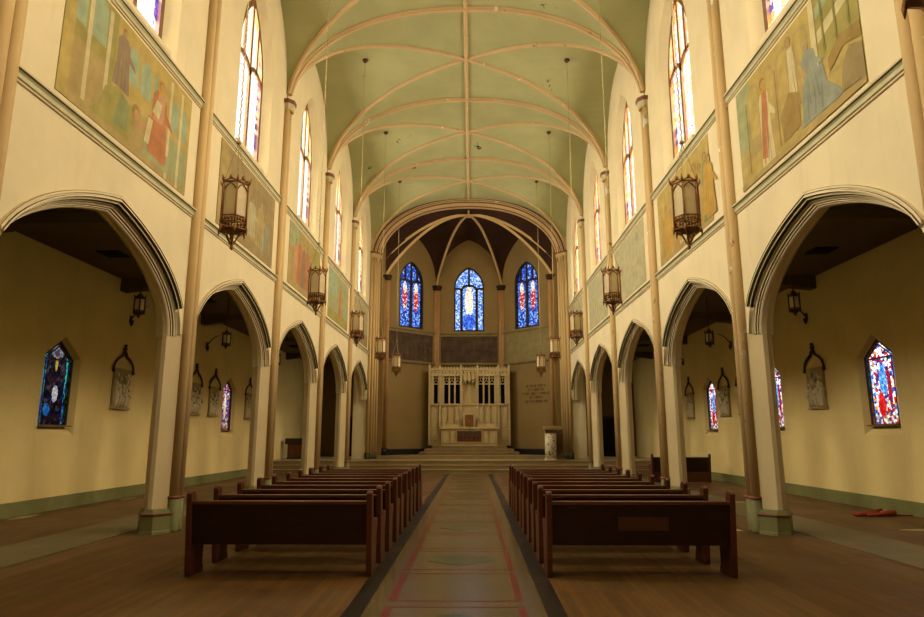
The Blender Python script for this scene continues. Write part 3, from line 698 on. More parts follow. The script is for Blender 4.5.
for s in (-1, 1):
    p = (s * 4.62, YE + .66, 11.0); d = Vector((KEY.x - p[0], KEY.y - p[1])).normalized()
    rib(ribcurve(p), (-d.y, d.x, 0), RA, 'shaft', 'pale rib from the apse boss down to the %s foot of the chancel arch' % SIDE[s])

# ------------------------------------------------------------------ altar and carved screen
e = tag(empty('altar_screen', (0, 36.05, 1.17)), 'tall pale carved stone screen with dark openings behind the altar', 'altar screen')
m_ = MB()          # solid bays, piers and frieze; openings stay open in front of a dark recess
m_.box(-2.2, 2.2, -.02, .45, 0, .10)
m_.box(-2.16, -1.62, .06, .4, .1, 2.32).box(1.62, 2.16, .06, .4, .1, 2.32).box(-1.6, 1.6, 0.02, .4, .1, 2.32)
m_.box(-2.2, 2.2, -.04, .42, 2.26, 2.34)
op = [(-1.94, -1.73), (-1.39, -1.15), (-1.07, -.84), (-.76, -.52), (.36, .57), (.67, .89), (.98, 1.21), (1.56, 1.78)]
op = [(-1.95, -1.73), (-1.38, -1.14), (-1.06, -.83), (-.75, -.51), (.51, .75), (.83, 1.06), (1.14, 1.38), (1.73, 1.95)]
xs = [-2.16] + [v for p in op for v in p] + [2.16]
for i in range(0, len(xs), 2):
    if xs[i] < -.4 < xs[i + 1] or abs(xs[i] + xs[i + 1]) < .2: continue
    m_.box(xs[i], xs[i + 1], .06, .3, 2.36, 3.95)
m_.box(-.51, -.32, .0, .4, 2.34, 3.95).box(.32, .51, .0, .4, 2.34, 3.95).box(-.32, .32, .22, .4, 2.34, 3.95)
m_.box(-2.18, 2.18, .0, .4, 3.92, 4.3).box(-2.22, 2.22, -.05, .42, 4.26, 4.34)
m_.build('screen_wall', 'altar', e)
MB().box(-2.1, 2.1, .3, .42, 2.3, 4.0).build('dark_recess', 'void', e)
for a, b in op:                                  # pierced heads
    m_ = MB(); c = (a + b) / 2; w = (b - a) / 2
    m_.box(a, b, .08, .19, 3.44, 3.5).bar2d([(c + x, z) for x, z in arch(w, 3.5, 3.66, 6)], .035, .07, .2)
    m_.box(c - .014, c + .014, .09, .18, 3.66, 3.92)
    for q in (-1, 1): m_.bar2d([(c + q * w * .5 + x, z) for x, z in arch(w * .45, 3.72, 3.84, 5)], .022, .09, .18)
    m_.build('opening_tracery', 'altar', e)
m_ = MB()
for x in (-2.18, -1.6, -.45, .45, 1.6, 2.18):
    m_.prism([(x - .045, 0), (x + .045, 0), (x + .045, 4.5), (x, 4.62), (x - .045, 4.5)], -.07, .02, 'y')
for i in range(27): 
    x = -2.15 + i * 4.3 / 26; m_.prism([(x - .06, 4.33), (x + .06, 4.33), (x + .03, 4.4), (x, 4.47), (x - .03, 4.4)], .0, .1, 'y')
m_.build('buttress_and_cresting', 'altar', e)
for i in range(22):
    x = -2.05 + i * 4.1 / 21; MB().ball((x, -.005, 4.13), .05, .03, .07, 0, 8, 4).build('frieze_rosette', 'altar_d', e)
m_ = MB()                                         # canopied niche
for q in (-1, 0, 1):
    m_.prism([(q * .2 - .1, 3.75), (q * .2, 3.52), (q * .2 + .1, 3.75), (q * .2 + .06, 3.95), (q * .2, 4.12), (q * .2 - .06, 3.95)], -.16 + abs(q) * .05, .05, 'y')
    m_.tube([(q * .2, -.1, 3.55), (q * .2, -.1, 3.44)], .02, 6)
m_.box(-.28, .28, -.12, .2, 3.7, 3.78)
m_.build('niche_canopy', 'altar', e)
for x0, x1 in ((-1.5, -1.2), (-1.14, -.84), (-.78, -.45), (.45, .78), (.84, 1.14), (1.2, 1.5)): MB().bar2d([(x0, 1.25), (x0, 2.28), (x1, 2.28), (x1, 1.25)], .025, -.012, .03, 0, True).build('panel_moulding', 'altar_d', e)
for q in (-1, 1):
    for z0, z1 in ((.25, .85), (1., 2.28)): MB().bar2d([(q * 1.7, z0), (q * 1.7, z1), (q * 2.08, z1), (q * 2.08, z0)], .025, .04, .07, 0, True).build('panel_moulding', 'altar_d', e)
e = tag(empty('altar', (0, 35.05, 1.17)), 'pale stone altar table with a dark recessed front panel', 'altar')
MB().box(-1.48, 1.48, .04, .85, 0, .86).build('altar_block', 'altar', e)
MB().box(-1.54, 1.54, -.03, .88, .86, .97).build('altar_top', 'altar', e, bevel=.015)
for q in (-1, 1): tag(MB().box(min(q * .4, q * 1.42), max(q * .4, q * 1.42), -.13, .13, 0, .19).build('stone_ledge', 'altar', None, (0, 35.78, 2.14)), 'low pale stone ledge on the altar, %s of the tabernacle' % SIDE[q], 'ledge', 'altar ledges')
m_ = MB().box(-.64, .64, .015, .05, .2, .76, 0)
for i in range(5): m_.ball((-.48 + i * .24, .01, .42), .07, .02, .14, 1, 8, 5).ball((-.48 + i * .24, .01, .6), .045, .02, .05, 1, 8, 4)
m_.box(-.55, .55, .0, .02, .3, .34, 2)
m_.build('front_relief', ['marble_d', 'pew_end', 'redrag'], e)
m_ = MB().bar2d([(-.66, .18), (-.66, .78), (.66, .78), (.66, .18)], .05, -.01, .05, 0, True)
for a, b in ((-1.4, -1.06), (-1.0, -.74), (.74, 1.0), (1.06, 1.4)): m_.bar2d([(a, .12), (a, .8), (b, .8), (b, .12)], .03, .01, .05, 0, True)
m_.build('front_moulding', 'altar_d', e)
e = tag(empty('tabernacle', (0, 35.42, 2.14)), 'small stone tabernacle with a bronze door on the altar', 'tabernacle')
MB().box(-.32, .32, .1, .4, .0, .72).box(-.36, .36, .04, .42, .66, .74).box(-.32, -.24, .02, .12, 0, .68).box(.24, .32, .02, .12, 0, .68).build('casing', 'altar', e)
d_ = MB().box(-.22, .22, .07, .1, .04, .64).bar2d([(-.19, .08), (-.19, .5), (0, .6), (.19, .5), (.19, .08)], .03, .05, .08, 0, True).build('door', 'bronze', e)
MB().ball((.02, .05, .3), .025).build('knob', 'gold', d_)

bpy.data.objects['altar_screen'].scale = (1, 1, .955)
# mosaic pillar and marble stand to the right of the chancel
e = tag(empty('mosaic_pillar', (3.88, 31.75, .54)), 'short round pillar covered in white mosaic chips, on the steps', 'pillar')
MB().lathe([(.27, 0), (.27, 1.18), (.25, 1.2)], 20).build('drum', 'mosaic', e)
MB().lathe([(.28, 1.2), (.285, 1.22), (.28, 1.25)], 20).build('cap', 'relief', e)
MB().lathe([(.31, 0), (.31, .05), (.28, .07)], 20).build('foot', 'relief', e)
e = tag(empty('marble_pedestal', (4.12, 32.6, .54)), 'square dark veined marble pedestal with a pale slab on top', 'pedestal')
MB().box(-.4, .42, -.3, .3, .08, 1.42).build('block', 'marble_d', e)
MB().box(-.46, .48, -.36, .36, 1.42, 1.6).build('top_slab', 'relief_bg', e, bevel=.02)
MB().box(-.45, .47, -.34, .34, 0, .08).build('plinth', 'relief_bg', e)

# lettering on the right apse wall: too small to read in the photograph, kept as rows of letter strokes
cxr, cyr = (APX + AOX) / 2, (APY + AOY) / 2
e = struct(empty('wall_inscription', (cxr, cyr, .0), math.atan2(AOY - APY, AOX - APX)), 'faint five line brown inscription on the right apse wall', 'inscription')
m_ = MB(); rows = [(4.25, [2, 3, 2, 6]), (4.05, [1, 2, 4, 3]), (3.84, [6, 4, 1, 6, 2]), (3.64, [2, 1, 6]), (3.42, [3, 4, 6, 3])]
for z_, ws in rows:
    tot = sum(ws) * .085 + (len(ws) - 1) * .07; x = -tot / 2 + .55
    for w_ in ws:
        for c_ in range(w_):
            r_ = random.random()
            m_.box(x, x + .016, -.008, -.001, z_, z_ + .13)
            if r_ < .75: m_.box(x + .016, x + .058, -.008, -.001, z_ + (.114 if r_ < .4 else 0), z_ + (.13 if r_ < .4 else .016))
            if r_ > .3: m_.box(x + .045, x + .061, -.008, -.001, z_, z_ + .13)
            x += .085
        x += .07
m_.build('letters', 'letter', e)

# ------------------------------------------------------------------ pews
def make_pew(name='pew'):
    e = empty(name); Wd = 2.25
    ep = [(.06, 0), (.46, 0), (.46, .07), (.42, .1), (.43, .44), (.5, .56), (.5, .62), (.46, .64), (.22, .645), (.14, .70), (.09, .96), (.05, 1.0), (-.03, 1.0), (-.055, .97), (-.02, .6), (.04, .08)]
    for x0 in (-Wd / 2, Wd / 2 - .065):
        MB().prism(ep, x0, x0 + .065, 'x').build('end_panel', 'pew_end', e, bevel=.008)
    xa, xb = -Wd / 2 + .065, Wd / 2 - .065
    MB().prism([(.045, .37), (.075, .37), (.01, .85), (-.02, .85)], xa, xb, 'x').build('back_panel', 'pew', e)
    MB().prism([(-.035, .845), (.03, .845), (.03, .875), (.0, .89), (-.035, .88)], xa, xb, 'x').build('top_rail', 'pew_end', e)
    MB().prism([(.06, .41), (.44, .43), (.46, .445), (.45, .46), (.06, .44)], xa, xb, 'x').build('seat', 'pew', e)
    MB().box(xa, xb, .38, .41, .34, .425).build('seat_rail', 'pew', e)
    return e
PY = [8.2 + .87 * i for i in range(10)]
proto = make_pew(); first = True
for s in (-1, 1):
    for i, y_ in enumerate(PY):
        o = proto if first else dup(proto)
        first = False
        o.location = (s * 2.175 + random.uniform(-.012, .012), y_ + random.uniform(-.015, .015), .0)
        tag(o, 'dark oak pew, %s from the camera in the %s block%s' % (ORD[i], SIDE[s], ', lighter patch on its back' if (s > 0 and i == 0) else ''), 'pew', 'pews in two blocks')
        if s > 0 and i == 0: MB().prism([(.012, .545), (.016, .545), (-.006, .70), (-.01, .70)], -.27, .33, 'x').build('rack_patch', 'pew_patch', o)['label'] = 'lighter bare rectangle on the pew back'
b = dup(proto, (7.75, 24.5, 0)); b.scale = (.95, 1, 1.02)
for c in kids(b):
    pass
tag(b, 'oak pew standing alone in the right aisle near the steps', 'pew')
# low back panel reaching the floor, as seen on the lone pew
MB().box(-1.06, 1.06, .06, .09, .02, .40).build('kick_panel', 'pew_end', b)
e = tag(empty('wooden_cabinet', (-8.75, 33.6, .54)), 'small dark wooden cabinet with overhanging top against the left aisle wall', 'cabinet')
MB().box(-.36, .36, -.22, .22, .06, .72).build('body', 'pew', e)
MB().box(-.48, .44, -.28, .28, .72, 1.02).build('top_box', 'pew', e, bevel=.01)
MB().box(-.4, .4, -.24, .24, 0, .06).build('plinth', 'pew', e)
for q in (-1, 1):
    d_ = MB().box(min(q * .02, q * .34), max(q * .02, q * .34), -.235, -.215, .1, .69).build('door', 'pew_end', e); MB().ball((q * .06, -.245, .42), .015).build('knob', 'bronze', d_)
# dark doorway in the end wall of the right aisle, dark hanging in the left
for s, x0 in ((1, 8.05), (-1, -6.9)):
    e = struct(empty('door_%d' % (1 if s > 0 else 2), (x0, YF - .2, .54)), 'dark wooden door in the end wall of the %s aisle' % SIDE[s], 'door')
    MB().box(-.5, .5, -.06, .0, 0, 2.15).build('door_leaf', 'shade', e); MB().bar2d([(-.52, 0), (-.52, 2.18), (.52, 2.18), (.52, 0)], .12, -.09, 0).build('door_frame', 'pew', e); MB().ball((.38, -.1, 1.0), .035).build('knob', 'gold', e)
# broken red thing on the right aisle floor
m_ = MB()
for (a, b_, z_, w_) in (((-.42, -.05), (.3, .02), .05, .035), ((-.4, .05), (.1, .1), .03, .04), ((-.2, -.1), (.35, -.06), .03, .03), ((.0, .1), (.3, .25), .16, .03), ((.1, .0), (.42, -.02), .05, .05), ((.3, .0), (.95, .02), .015, .012)):
    m_.tube([(a[0], a[1], w_), ((a[0] + b_[0]) / 2, (a[1] + b_[1]) / 2, w_ + z_ * .4), (b_[0], b_[1], w_ + z_ * .5)], w_, 7)
m_.ball((-.02, 0, .04), .1, .07, .05)
e = tag(m_.build('broken_stick_heap', 'redrag', None, (8.62, 14.45, 0)), 'broken red sticks heaped on the right aisle floor by the wall', 'stick heap')

# thin pale patches raised slightly on the floor
M['blotch'] = plain('pale_tan_blotch', '#b09c66', .95, .1, 9)
for j, (x, y_, rx, ry, lab) in enumerate(((-9.2, 14.1, .12, .55, 'pale blotch along the left aisle baseboard, nearer one'), (-9.15, 18.2, .1, .5, 'pale blotch along the left aisle baseboard, farther one'), (8.15, 12.35, .35, .12, 'pale streak on the right aisle floor past the red sticks'), (6.95, 17.3, .3, .25, 'pale blotch behind the nearest right pier'), (4.8, 12.35, .22, .25, 'pale blotch by the foot of the nearest right wall shaft'))):
    rr = random.Random(j); m_ = MB(); ring = [(rx * (.6 + .5 * rr.random()) * cos(a), ry * (.6 + .5 * rr.random()) * sin(a)) for a in [2 * pi * q / 18 for q in range(18)]]
    m_.add([(0, 0, .012)] + [(a * .6, b * .6, .009) for a, b in ring] + [(a, b, .001) for a, b in ring], [(0, 1 + q, 1 + (q + 1) % 18) for q in range(18)] + [(1 + q, 19 + q, 19 + (q + 1) % 18, 1 + (q + 1) % 18) for q in range(18)], 0, True)
    o = tag(m_.build('floor_blotch', 'blotch', None, (x, y_, .001 if abs(x) < 5.9 or abs(x) > 7.0 else .009)), lab, 'blotch'); o['kind'] = 'stuff'

# ------------------------------------------------------------------ hanging lanterns in the nave
def make_lantern(name, chain):
    e = empty(name); r = .2
    hexa = [(r * cos(pi / 3 * i + pi / 6), r * sin(pi / 3 * i + pi / 6)) for i in range(6)]
    for i in range(6):
        (a, b), (c, d) = hexa[i], hexa[(i + 1) % 6]
        MB().add([(a * .93, b * .93, .5), (c * .93, d * .93, .5), (c * .93, d * .93, 1.01), (a * .93, b * .93, 1.01), (a * .90, b * .90, .5), (c * .90, d * .90, .5), (c * .90, d * .90, 1.01), (a * .90, b * .90, 1.01)],
                 [(0, 1, 2, 3), (7, 6, 5, 4), (0, 4, 5, 1), (2, 6, 7, 3)]).build('glass_pane', 'lglass', e)
    m_ = MB()
    for (a, b) in hexa:
        m_.tube([(a, b, .3), (a, b, 1.04)], .014, 6); m_.tube([(a, b, 1.02), (a * 1.12, b * 1.12, 1.06), (a * 1.2, b * 1.2, 1.13)], [.016, .02, .004], 6)
        m_.tube([(a, b, .36), (a * 1.06, b * 1.06, .30), (a * 1.08, b * 1.08, .22)], [.016, .022, .004], 6)
    for i in range(6):
        (a, b), (c, d) = hexa[i], hexa[(i + 1) % 6]
        for z_, t in ((1.03, .016), (.5, .012), (.31, .014), (.41, .009)): m_.tube([(a, b, z_), (c, d, z_)], t, 6)
        mid = ((a + c) / 2, (b + d) / 2)
        for q in (.25, .5, .75):
            p = (a + (c - a) * q, b + (d - b) * q); m_.tube([(p[0], p[1], .31), (p[0], p[1], .5)], .008, 5)
            m_.ball((p[0], p[1], .455), .024, .024, .03, 0, 6, 4)
        m_.tube([(a, b, .9), (a + (mid[0] - a) * .45, b + (mid[1] - b) * .45, .965), (mid[0], mid[1], 1.01), (c + (mid[0] - c) * .45, d + (mid[1] - d) * .45, .965), (c, d, .9)], .011, 5)
        m_.tube([(a, b, 1.03), (mid[0], mid[1], 1.09), (c, d, 1.03)], .012, 5); m_.ball((mid[0], mid[1], 1.10), .028, .028, .04, 0, 6, 4)
    m_.lathe([(.19, .29), (.2, .31), (.19, .33)], 6, (0, 0, 0), 0, False, pi / 6)
    m_.build('frame', 'bronze', e)
    m_ = MB()
    for (a, b) in hexa: m_.tube([(a * .95, b * .95, .3), (a * .5, b * .5, .24), (a * .2, b * .2, .12), (0, 0, .06)], [.012, .013, .012, .01], 5)
    m_.lathe([(.005, 0), (.03, .03), (.018, .06), (.035, .1), (.02, .14), (.025, .3)], 8)
    m_.build('bottom_pendant', 'bronze', e)
    m_ = MB()
    for i in (0, 2, 4):
        a, b = hexa[i]; pts = []
        for q in range(29):
            t = q / 28; w_ = .006 * (1 if q % 2 else -1); pts.append((a * (1 - t) + w_, b * (1 - t) - w_, 1.06 + t * .66))
        m_.tube(pts, .006, 5)
    m_.lathe([(.03, 1.70), (.04, 1.72), (.03, 1.75)], 10)
    m_.build('suspension_chains', 'gold', e)
    if chain:
        m_ = MB(); z0, z1 = 1.74, chain; nn = int((z1 - z0) / .055); pts = [((.007 if q % 2 else -.007), (.007 if (q // 2) % 2 else -.007), z0 + (z1 - z0) * q / nn) for q in range(nn + 1)]
        m_.tube(pts, .009, 4, 0, False); m_.build('hanging_chain', 'gold', e)
        MB().lathe([(.04, z1 - .1), (.09, z1 - .04), (.1, z1)], 12).build('ceiling_rose', 'pew_end', e)
    return e
LX = 3.43; LZ = 4.39
proto = make_lantern('pendant_lantern', H - LZ - .02); first = True
LLAB = {0: 'bronze lantern hanging beside the camera on the %s', 1: 'bronze hexagonal lantern hanging first ahead of the camera on the %s side', 2: 'second hanging bronze lantern ahead along the %s arcade', 3: 'third hanging bronze lantern ahead along the %s arcade', 4: 'fourth hanging bronze lantern ahead along the %s arcade', 5: 'farthest bronze lantern, hanging nearest the chancel arch on the %s'}
for s in (-1, 1):
    for k in range(0, 6):
        if k == 0 and s < 0: continue
        o = proto if first else dup(proto)
        first = False
        o.location = (s * LX, YM(k) + (.0 if s < 0 else .1), LZ); o.rotation_euler = (0, 0, -s * (.48 + random.uniform(-.04, .04)))
        tag(o, LLAB[k] % SIDE[s], 'lantern', 'nave lanterns')
# smaller lanterns in the side aisles, each with a wall bracket beside it
def make_aisle_lantern():
    e = empty('aisle_lantern'); r = .125
    hexa = [(r * cos(pi / 3 * i), r * sin(pi / 3 * i)) for i in range(6)]
    for i in range(6):
        (a, b), (c, d) = hexa[i], hexa[(i + 1) % 6]
        MB().add([(a * .94, b * .94, .16), (c * .94, d * .94, .16), (c * .94, d * .94, .44), (a * .94, b * .94, .44), (a * .9, b * .9, .16), (c * .9, d * .9, .16), (c * .9, d * .9, .44), (a * .9, b * .9, .44)], [(0, 1, 2, 3), (7, 6, 5, 4)]).build('glass_pane', 'lglass', e)
    m_ = MB()
    for (a, b) in hexa: m_.tube([(a, b, .1), (a, b, .48), (a * 1.15, b * 1.15, .54)], [.014, .014, .006], 6)
    for i in range(6):
        (a, b), (c, d) = hexa[i], hexa[(i + 1) % 6]
        for z_ in (.12, .17, .45): m_.tube([(a, b, z_), (c, d, z_)], .014, 5)
    m_.build('frame', 'lead_frame', e)
    MB().lathe([(.005, 0), (.03, .04), (.05, .08), (.13, .12)], 8).build('bottom_pendant', 'lead_frame', e)
    MB().lathe([(.125, .47), (.06, .55), (.02, .6)], 6).tube([(0, 0, .58), (0, 0, 1.6)], .012, 6).build('hanging_rod', 'lead_frame', e)
    return e
proto = make_aisle_lantern(); first = True
for s in (-1, 1):
    for j in range(0, 5):
        o = proto if first else dup(proto); first = False
        o.location = (s * 7.45, YM(j + 1) - .2, 4.30)
        tag(o, 'small dark lantern on a rod, %s along the %s aisle from the camera' % (ORD[j], SIDE[s]), 'lantern', 'aisle lanterns')
pb = None
for s in (-1, 1):
    for j in range(1, 4):
        if pb is None:
            pb = empty('wall_bracket')
            MB().tube([(0, 0, .0), (0, -.06, .12), (0, -.3, .42), (0, -.55, .62), (0, -.8, .68)], [.035, .04, .03, .025, .012], 7).build('scroll_arm', 'lead_frame', pb)
            MB().box(-.09, .09, -.04, 0, -.1, .24).lathe([(.01, -.28), (.07, -.18), (.09, -.08), (.1, .02)], 8, (0, -.08, 0)).build('wall_plate', 'lead_frame', pb); o = pb
        else: o = dup(pb)
        o.location = (s * XA, YM(j + 1) + 3.2, 4.85); o.rotation_euler = (0, 0, -s * pi / 2); o.scale = (.6, .6, .6)
        tag(o, 'dark scroll wall bracket, %s on the %s aisle wall' % (ORD[j - 1], SIDE[s]), 'bracket', 'aisle wall brackets')

# ------------------------------------------------------------------ carved relief stations on the aisle walls
def make_station(seed):
    rnd = random.Random(seed); e = empty('relief_station')
    MB().box(-.43, .43, -.05, -.0, 0, 1.05).box(-.46, .46, -.08, 0, -.05, .0).build('panel', 'relief_bg', e)
    m_ = MB()
    for q in range(5):
        x = -.32 + q * .16 + rnd.uniform(-.03, .03); h_ = rnd.uniform(.5, .85)
        m_.ball((x, -.06, h_ * .45), .10, .07, h_ * .45, 0, 8, 6).ball((x + rnd.uniform(-.04, .04), -.08, h_ + .03), .055, .05, .07, 0, 8, 6)
        m_.tube([(x - .06, -.09, h_ * .75), (x + rnd.uniform(.02, .16), -.12, h_ * .55), (x + rnd.uniform(.1, .22), -.1, h_ * .65)], [.04, .035, .02], 6)
    a = rnd.uniform(-.6, .6); m_.tube([(-.3 + a * .2, -.1, .25), (.25 + a * .2, -.1, .9)], .03, 6).tube([(-.05 + a * .2, -.1, .85), (.2 + a * .2, -.1, .55)], .028, 6)
    m_.build('figure_relief', 'relief', e)
    m_ = MB()
    for q in (-1, 1): m_.tube([(q * .5, -.05, .98), (q * .5, -.05, 1.08), (q * .45, -.05, 1.2), (q * .3, -.05, 1.32), (q * .12, -.05, 1.4), (q * .02, -.05, 1.52)], [.04, .028, .03, .034, .034, .036], 7).ball((q * .5, -.05, .98), .05)
    m_.tube([(0, -.05, 1.5), (0, -.05, 1.68)], .035, 6).tube([(-.08, -.05, 1.6), (.08, -.05, 1.6)], .03, 6).ball((0, -.05, 1.69), .045)
    m_.build('pointed_frame', 'lead_frame', e); return e
for s, ys in ((-1, (17.8, 22.6, 24.3, 28.15)), (1, (17.8, 22.6, 24.3, 28.15))):
    for j, y_ in enumerate(ys):
        e = make_station(j * 7 + s + 3); e.location = (s * XA, y_, 2.42); e.rotation_euler = (0, 0, -s * pi / 2)
        tag(e, 'ivory relief in a dark pointed frame, %s along the %s aisle wall' % (ORD[j], SIDE[s]), 'relief', 'carved relief stations')

# ------------------------------------------------------------------ wall paintings between the cornices
def pm(name, hexa, var=.18, sc_=3.): 
    if name not in M: M[name] = plain(name, hexa, .9, var, sc_, .1)
    return name
PAL = dict(ochre='#b89c50', olive='#8f8a42', sage='#93a074', sky='#8fae92', purple='#7d6558', red='#b9603f', pink='#c98a6a', blue='#7b8c88', cream='#dbcd9a', skin='#bb8a58', gold='#c9922f', brown='#8a6a34', orange='#c28a34', green='#6f8250', tan='#a88d55', dusk='#8a7550', grey='#a69d78', palegrey='#b3ae8c')
def soften(h, k=.42, to=(0xae, 0x9c, 0x62)):
    c = [int(h[i:i + 2], 16) for i in (1, 3, 5)]; return '#%02x%02x%02x' % tuple(int(a * (1 - k) + b * k) for a, b in zip(c, to))
for k_, h_ in list(PAL.items()): PAL[k_ + '_d'] = '#%02x%02x%02x' % tuple(int(int(h_[i:i + 2], 16) * .82) for i in (1, 3, 5))
for k_, h_ in PAL.items(): pm('paint_' + k_, soften(h_))
PN = list(PAL)
class Mural:
    def __init__(s, w, h): s.mb = MB(); s.w = w; s.h = h; s.used = []; s.d = .0
    def mi(s, c):
        if c not in s.used: s.used.append(c)
        return s.used.index(c)
    def poly(s, pts, c):
        s.d += .0002; y = -.012 - s.d
        s.mb.add([((px - .5) * s.w, y, pz * s.h) for px, pz in pts], [tuple(range(len(pts)))], s.mi(c))
    def rect(s, a, b, c, d, col): s.poly([(a, c), (b, c), (b, d), (a, d)], col)
    def disc(s, cx, cz, r, col, n_=14): s.poly([(cx + r / s.w * cos(2 * pi * i / n_), cz + r / s.h * sin(2 * pi * i / n_)) for i in range(n_)], col)
    def archp(s, cx, hw, z0, z1, col): 
        ar = [(cx + hw * cos(pi * i / 10), z1 - hw * s.w / s.h * .9 + hw * s.w / s.h * .9 * sin(pi * i / 10)) for i in range(11)]
        s.poly([(cx + hw, z0)] + ar + [(cx - hw, z0)], col)
    def figure(s, x, z, h, wd, robe, mantle=None, halo=None, hair='brown', lean=0.):
        L = lean
        s.poly([(x - wd * .55, z), (x + wd * .6, z), (x + wd * .45 + L * .4, z + h * .45), (x + wd * .42 + L * .8, z + h * .78), (x + wd * .2 + L, z + h * .86), (x - wd * .2 + L, z + h * .86), (x - wd * .42 + L * .8, z + h * .76), (x - wd * .4 + L * .4, z + h * .4)], robe)
        if mantle: s.poly([(x - wd * .5, z + h * .1), (x + wd * .1, z + h * .05), (x + wd * .3 + L * .6, z + h * .6), (x + wd * .3 + L, z + h * .84), (x - wd * .1 + L, z + h * .84), (x - wd * .3 + L * .5, z + h * .5)], mantle)
        s.poly([(x + wd * .3 + L * .8, z + h * .7), (x + wd * .85 + L, z + h * .52), (x + wd * .9 + L, z + h * .46), (x + wd * .3 + L * .7, z + h * .55)], robe)
        for q in (-.28, .02, .26): s.poly([(x + q * wd - .003, z + .01), (x + q * wd + wd * .07, z + .01), (x + q * wd * .7 + L * .5, z + h * .6)], (mantle if mantle and q < 0 else robe) + '_d')
        r = h * s.h * .062
        if halo: s.disc(x + L, z + h * .93, r * 1.7, halo)
        s.disc(x + L, z + h * .94, r * 1.12, hair); s.disc(x + L + .006, z + h * .925, r * .85, 'skin')
    def finish(s, bgcol, border=None):
        e = empty('wall_painting'); used = ['paint_' + bgcol] + ['paint_' + u for u in s.used]
        MB().box(-s.w / 2, s.w / 2, -.012, -.001, 0, s.h).build('canvas', used[0], e)
        if s.mb.v: s.mb.build('painted_scene', used[1:], e)
        return e
MW, MH = 3.85, 1.92
def put(e, s, k, lab, cat='painting'):
    e.location = (s * W, YM(k) + .18, 6.06); e.rotation_euler = (0, 0, -s * pi / 2); tag(e, lab, cat, 'wall paintings between the cornices')
m = Mural(MW, MH)                    # left, first bay: foot washing
m.rect(0, 1, 0, .38, 'tan'); m.rect(.0, .32, .38, 1, 'olive'); m.rect(.02, .28, .2, .5, 'tan')
for x in (.07, .2): m.archp(x, .05, .62, .98, 'sky')
for x in (.45, .56, .67): m.archp(x, .045, .55, .86, 'sky')
m.archp(.84, .035, .5, .8, 'sky'); m.archp(.93, .035, .5, .8, 'sky'); m.rect(.8, .98, .05, .42, 'sage')
m.poly([(.0, 0), (.06, 0), (.06, 1), (.0, 1)], 'ochre')
for x in (.145, .27, .79, .9): m.rect(x - .012, x + .012, .0 if x > .5 else .08, .96, 'cream')
m.figure(.37, .42, .52, .11, 'purple'); m.poly([(.18, .06), (.46, .06), (.5, .2), (.46, .36), (.36, .42), (.27, .34), (.24, .16)], 'olive'); m.disc(.5, .36, .12, 'brown'); m.disc(.51, .34, .085, 'skin')
m.poly([(.34, .1), (.44, .12), (.45, .36), (.38, .4)], 'green'); m.poly([(.5, .2), (.62, .3), (.62, .36), (.5, .28)], 'skin')
m.rect(.58, .8, .06, .22, 'sage'); m.figure(.69, .14, .7, .15, 'red', 'pink', 'gold'); m.poly([(.63, .5), (.69, .48), (.71, .64), (.66, .64)], 'cream'); m.poly([(.62, .12), (.78, .1), (.76, .46), (.6, .44)], 'red'); m.poly([(.58, .18), (.62, .18), (.64, .42), (.6, .42)], 'cream')
put(m.finish('ochre'), -1, 1, 'painting of a seated figure in red and a kneeling figure, nearest on the left wall')
m = Mural(MW, MH)                    # right, first bay
m.rect(0, .15, .35, 1, 'sage'); m.rect(0, 1, 0, .3, 'tan'); m.poly([(0, .2), (.5, .3), (1, .25), (1, .1), (0, 0)], 'ochre')
for x in (.18, .33, .47, .62): m.archp(x, .06, .3, .92, 'tan'); m.archp(x, .045, .4, .88, 'ochre')
m.rect(.72, 1, .45, 1, 'olive'); m.poly([(.74, .6), (1, .72), (1, .8), (.74, .7)], 'cream'); m.poly([(.74, .8), (1, .95), (1, 1), (.74, .9)], 'sky')
for x in (.105, .255, .4, .545): m.rect(x - .006, x + .006, .1, .8, 'brown')
m.rect(.7, .735, .3, 1, 'cream'); m.rect(.735, .745, .3, 1, 'brown')
m.figure(.28, .06, .8, .11, 'cream', 'red', 'gold'); m.figure(.56, .28, .66, .1, 'tan', 'cream', None, 'dusk', -.03)
m.poly([(.43, .1), (.57, .12), (.58, .4), (.5, .48), (.42, .34)], 'brown'); m.poly([(.58, .08), (.86, .07), (.85, .14), (.78, .26), (.76, .44), (.62, .42), (.6, .22)], 'blue'); m.figure(.69, .2, .52, .12, 'blue', None, None, 'blue', -.03)
for q in (.63, .68, .73): m.poly([(q, .1), (q + .012, .1), (q + .02, .42)], 'blue_d')
m.poly([(.6, .5), (.645, .46), (.65, .54)], 'skin'); m.poly([(.86, .08), (1, .05), (1, .3), (.93, .36), (.88, .26)], 'dusk'); m.poly([(.8, .3), (.9, .4), (1, .34), (1, .46), (.88, .5), (.8, .42)], 'brown')
for q in (.78, .86, .94): m.rect(q, q + .012, .5, .98, 'olive_d')
m.rect(0, 1, 0, .05, 'tan')
put(m.finish('ochre'), 1, 1, 'painting of standing and kneeling figures under arches, nearest on the right wall')
m = Mural(MW, MH)                    # left second: faded
m.rect(0, 1, 0, .22, 'dusk'); m.poly([(.3, .2), (.9, .1), (.95, .3), (.7, .62), (.4, .5)], 'tan'); m.figure(.55, .2, .5, .14, 'palegrey'); m.figure(.72, .14, .62, .14, 'grey', 'tan'); m.figure(.85, .1, .5, .12, 'dusk', 'blue'); m.rect(.0, .12, .0, 1, 'tan'); m.figure(.42, .5, .36, .09, 'tan', None, None)
put(m.finish('dusk'), -1, 2, 'faded brown painting with pale seated figures, second on the left wall')
m = Mural(MW, MH)                    # right second: crowd
m.rect(0, 1, 0, .2, 'tan')
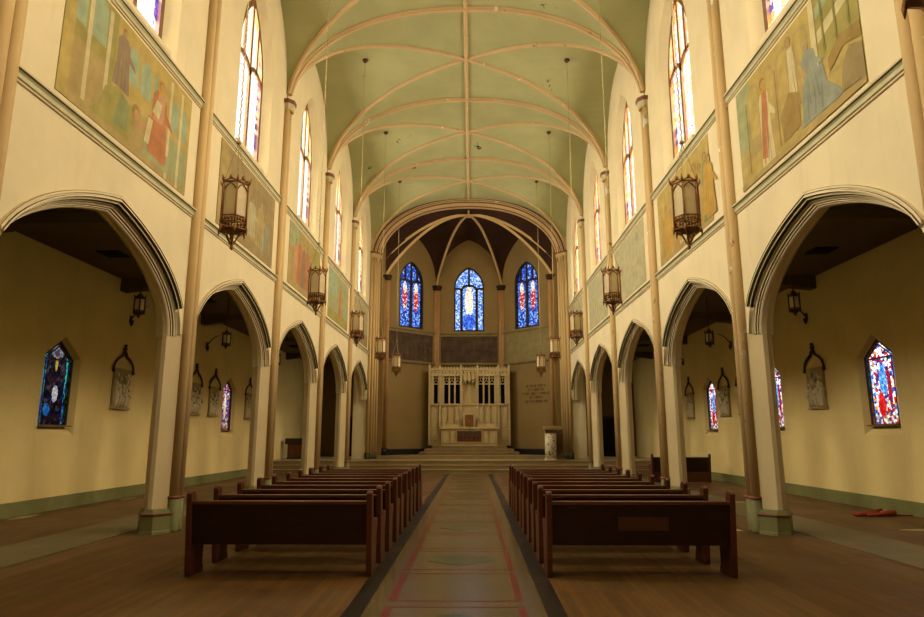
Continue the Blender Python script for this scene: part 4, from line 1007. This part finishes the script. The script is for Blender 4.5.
for i, (x, h_, c) in enumerate(((.08, .6, 'orange'), (.18, .68, 'gold'), (.28, .58, 'ochre'), (.36, .62, 'orange'), (.66, .74, 'gold'), (.75, .8, 'green'), (.84, .72, 'orange'), (.93, .78, 'green'), (.99, .7, 'orange'))): m.figure(x, .06, h_, .12, c, ('tan', 'orange', 'gold')[i % 3], 'gold' if i in (1, 5) else None)
m.figure(.5, .06, .5, .12, 'cream', 'ochre')
put(m.finish('ochre'), 1, 2, 'painting of two crowds in orange and green robes, second on the right wall')
m = Mural(MW, MH)                    # left third: red figures
m.rect(0, 1, 0, .15, 'tan'); m.rect(.7, 1, .15, 1, 'olive'); m.poly([(0, .6), (.3, .7), (.3, 1), (0, 1)], 'sage')
for x, h_, c in ((.2, .7, 'pink'), (.32, .78, 'red'), (.44, .74, 'purple'), (.55, .76, 'red'), (.66, .66, 'dusk')): m.figure(x, .1, h_, .15, c)
put(m.finish('tan'), -1, 3, 'painting with a row of dull red robed figures, third on the left wall')
m = Mural(MW, MH)
m.rect(0, 1, 0, .2, 'olive'); m.rect(0, .4, .5, 1, 'sky'); m.figure(.56, .1, .76, .16, 'orange', 'red', 'gold')
put(m.finish('sage'), -1, 4, 'green painting with one orange robed standing figure, fourth on the left wall')
m = Mural(MW, MH); m.rect(0, 1, 0, .3, 'dusk'); m.figure(.5, .1, .6, .15, 'tan'); m.figure(.3, .1, .5, .14, 'grey')
put(m.finish('grey'), -1, 5, 'dim grey painting nearest the chancel on the left wall')
for k, nm in ((3, 'third'), (4, 'fourth'), (5, 'fifth')):
    m = Mural(MW, MH); rr = random.Random(k)
    for i in range(9):
        x, z = rr.uniform(.05, .9), rr.uniform(.05, .85); m.poly([(x + rr.uniform(.02, .05) * cos(a), z + rr.uniform(.04, .12) * sin(a)) for a in [2 * pi * q / 9 for q in range(9)]], ('grey', 'palegrey')[i % 2])
    put(m.finish('palegrey'), 1, k, 'blank grey green panel of peeling plaster, %s on the right wall from the camera' % nm, 'panel')
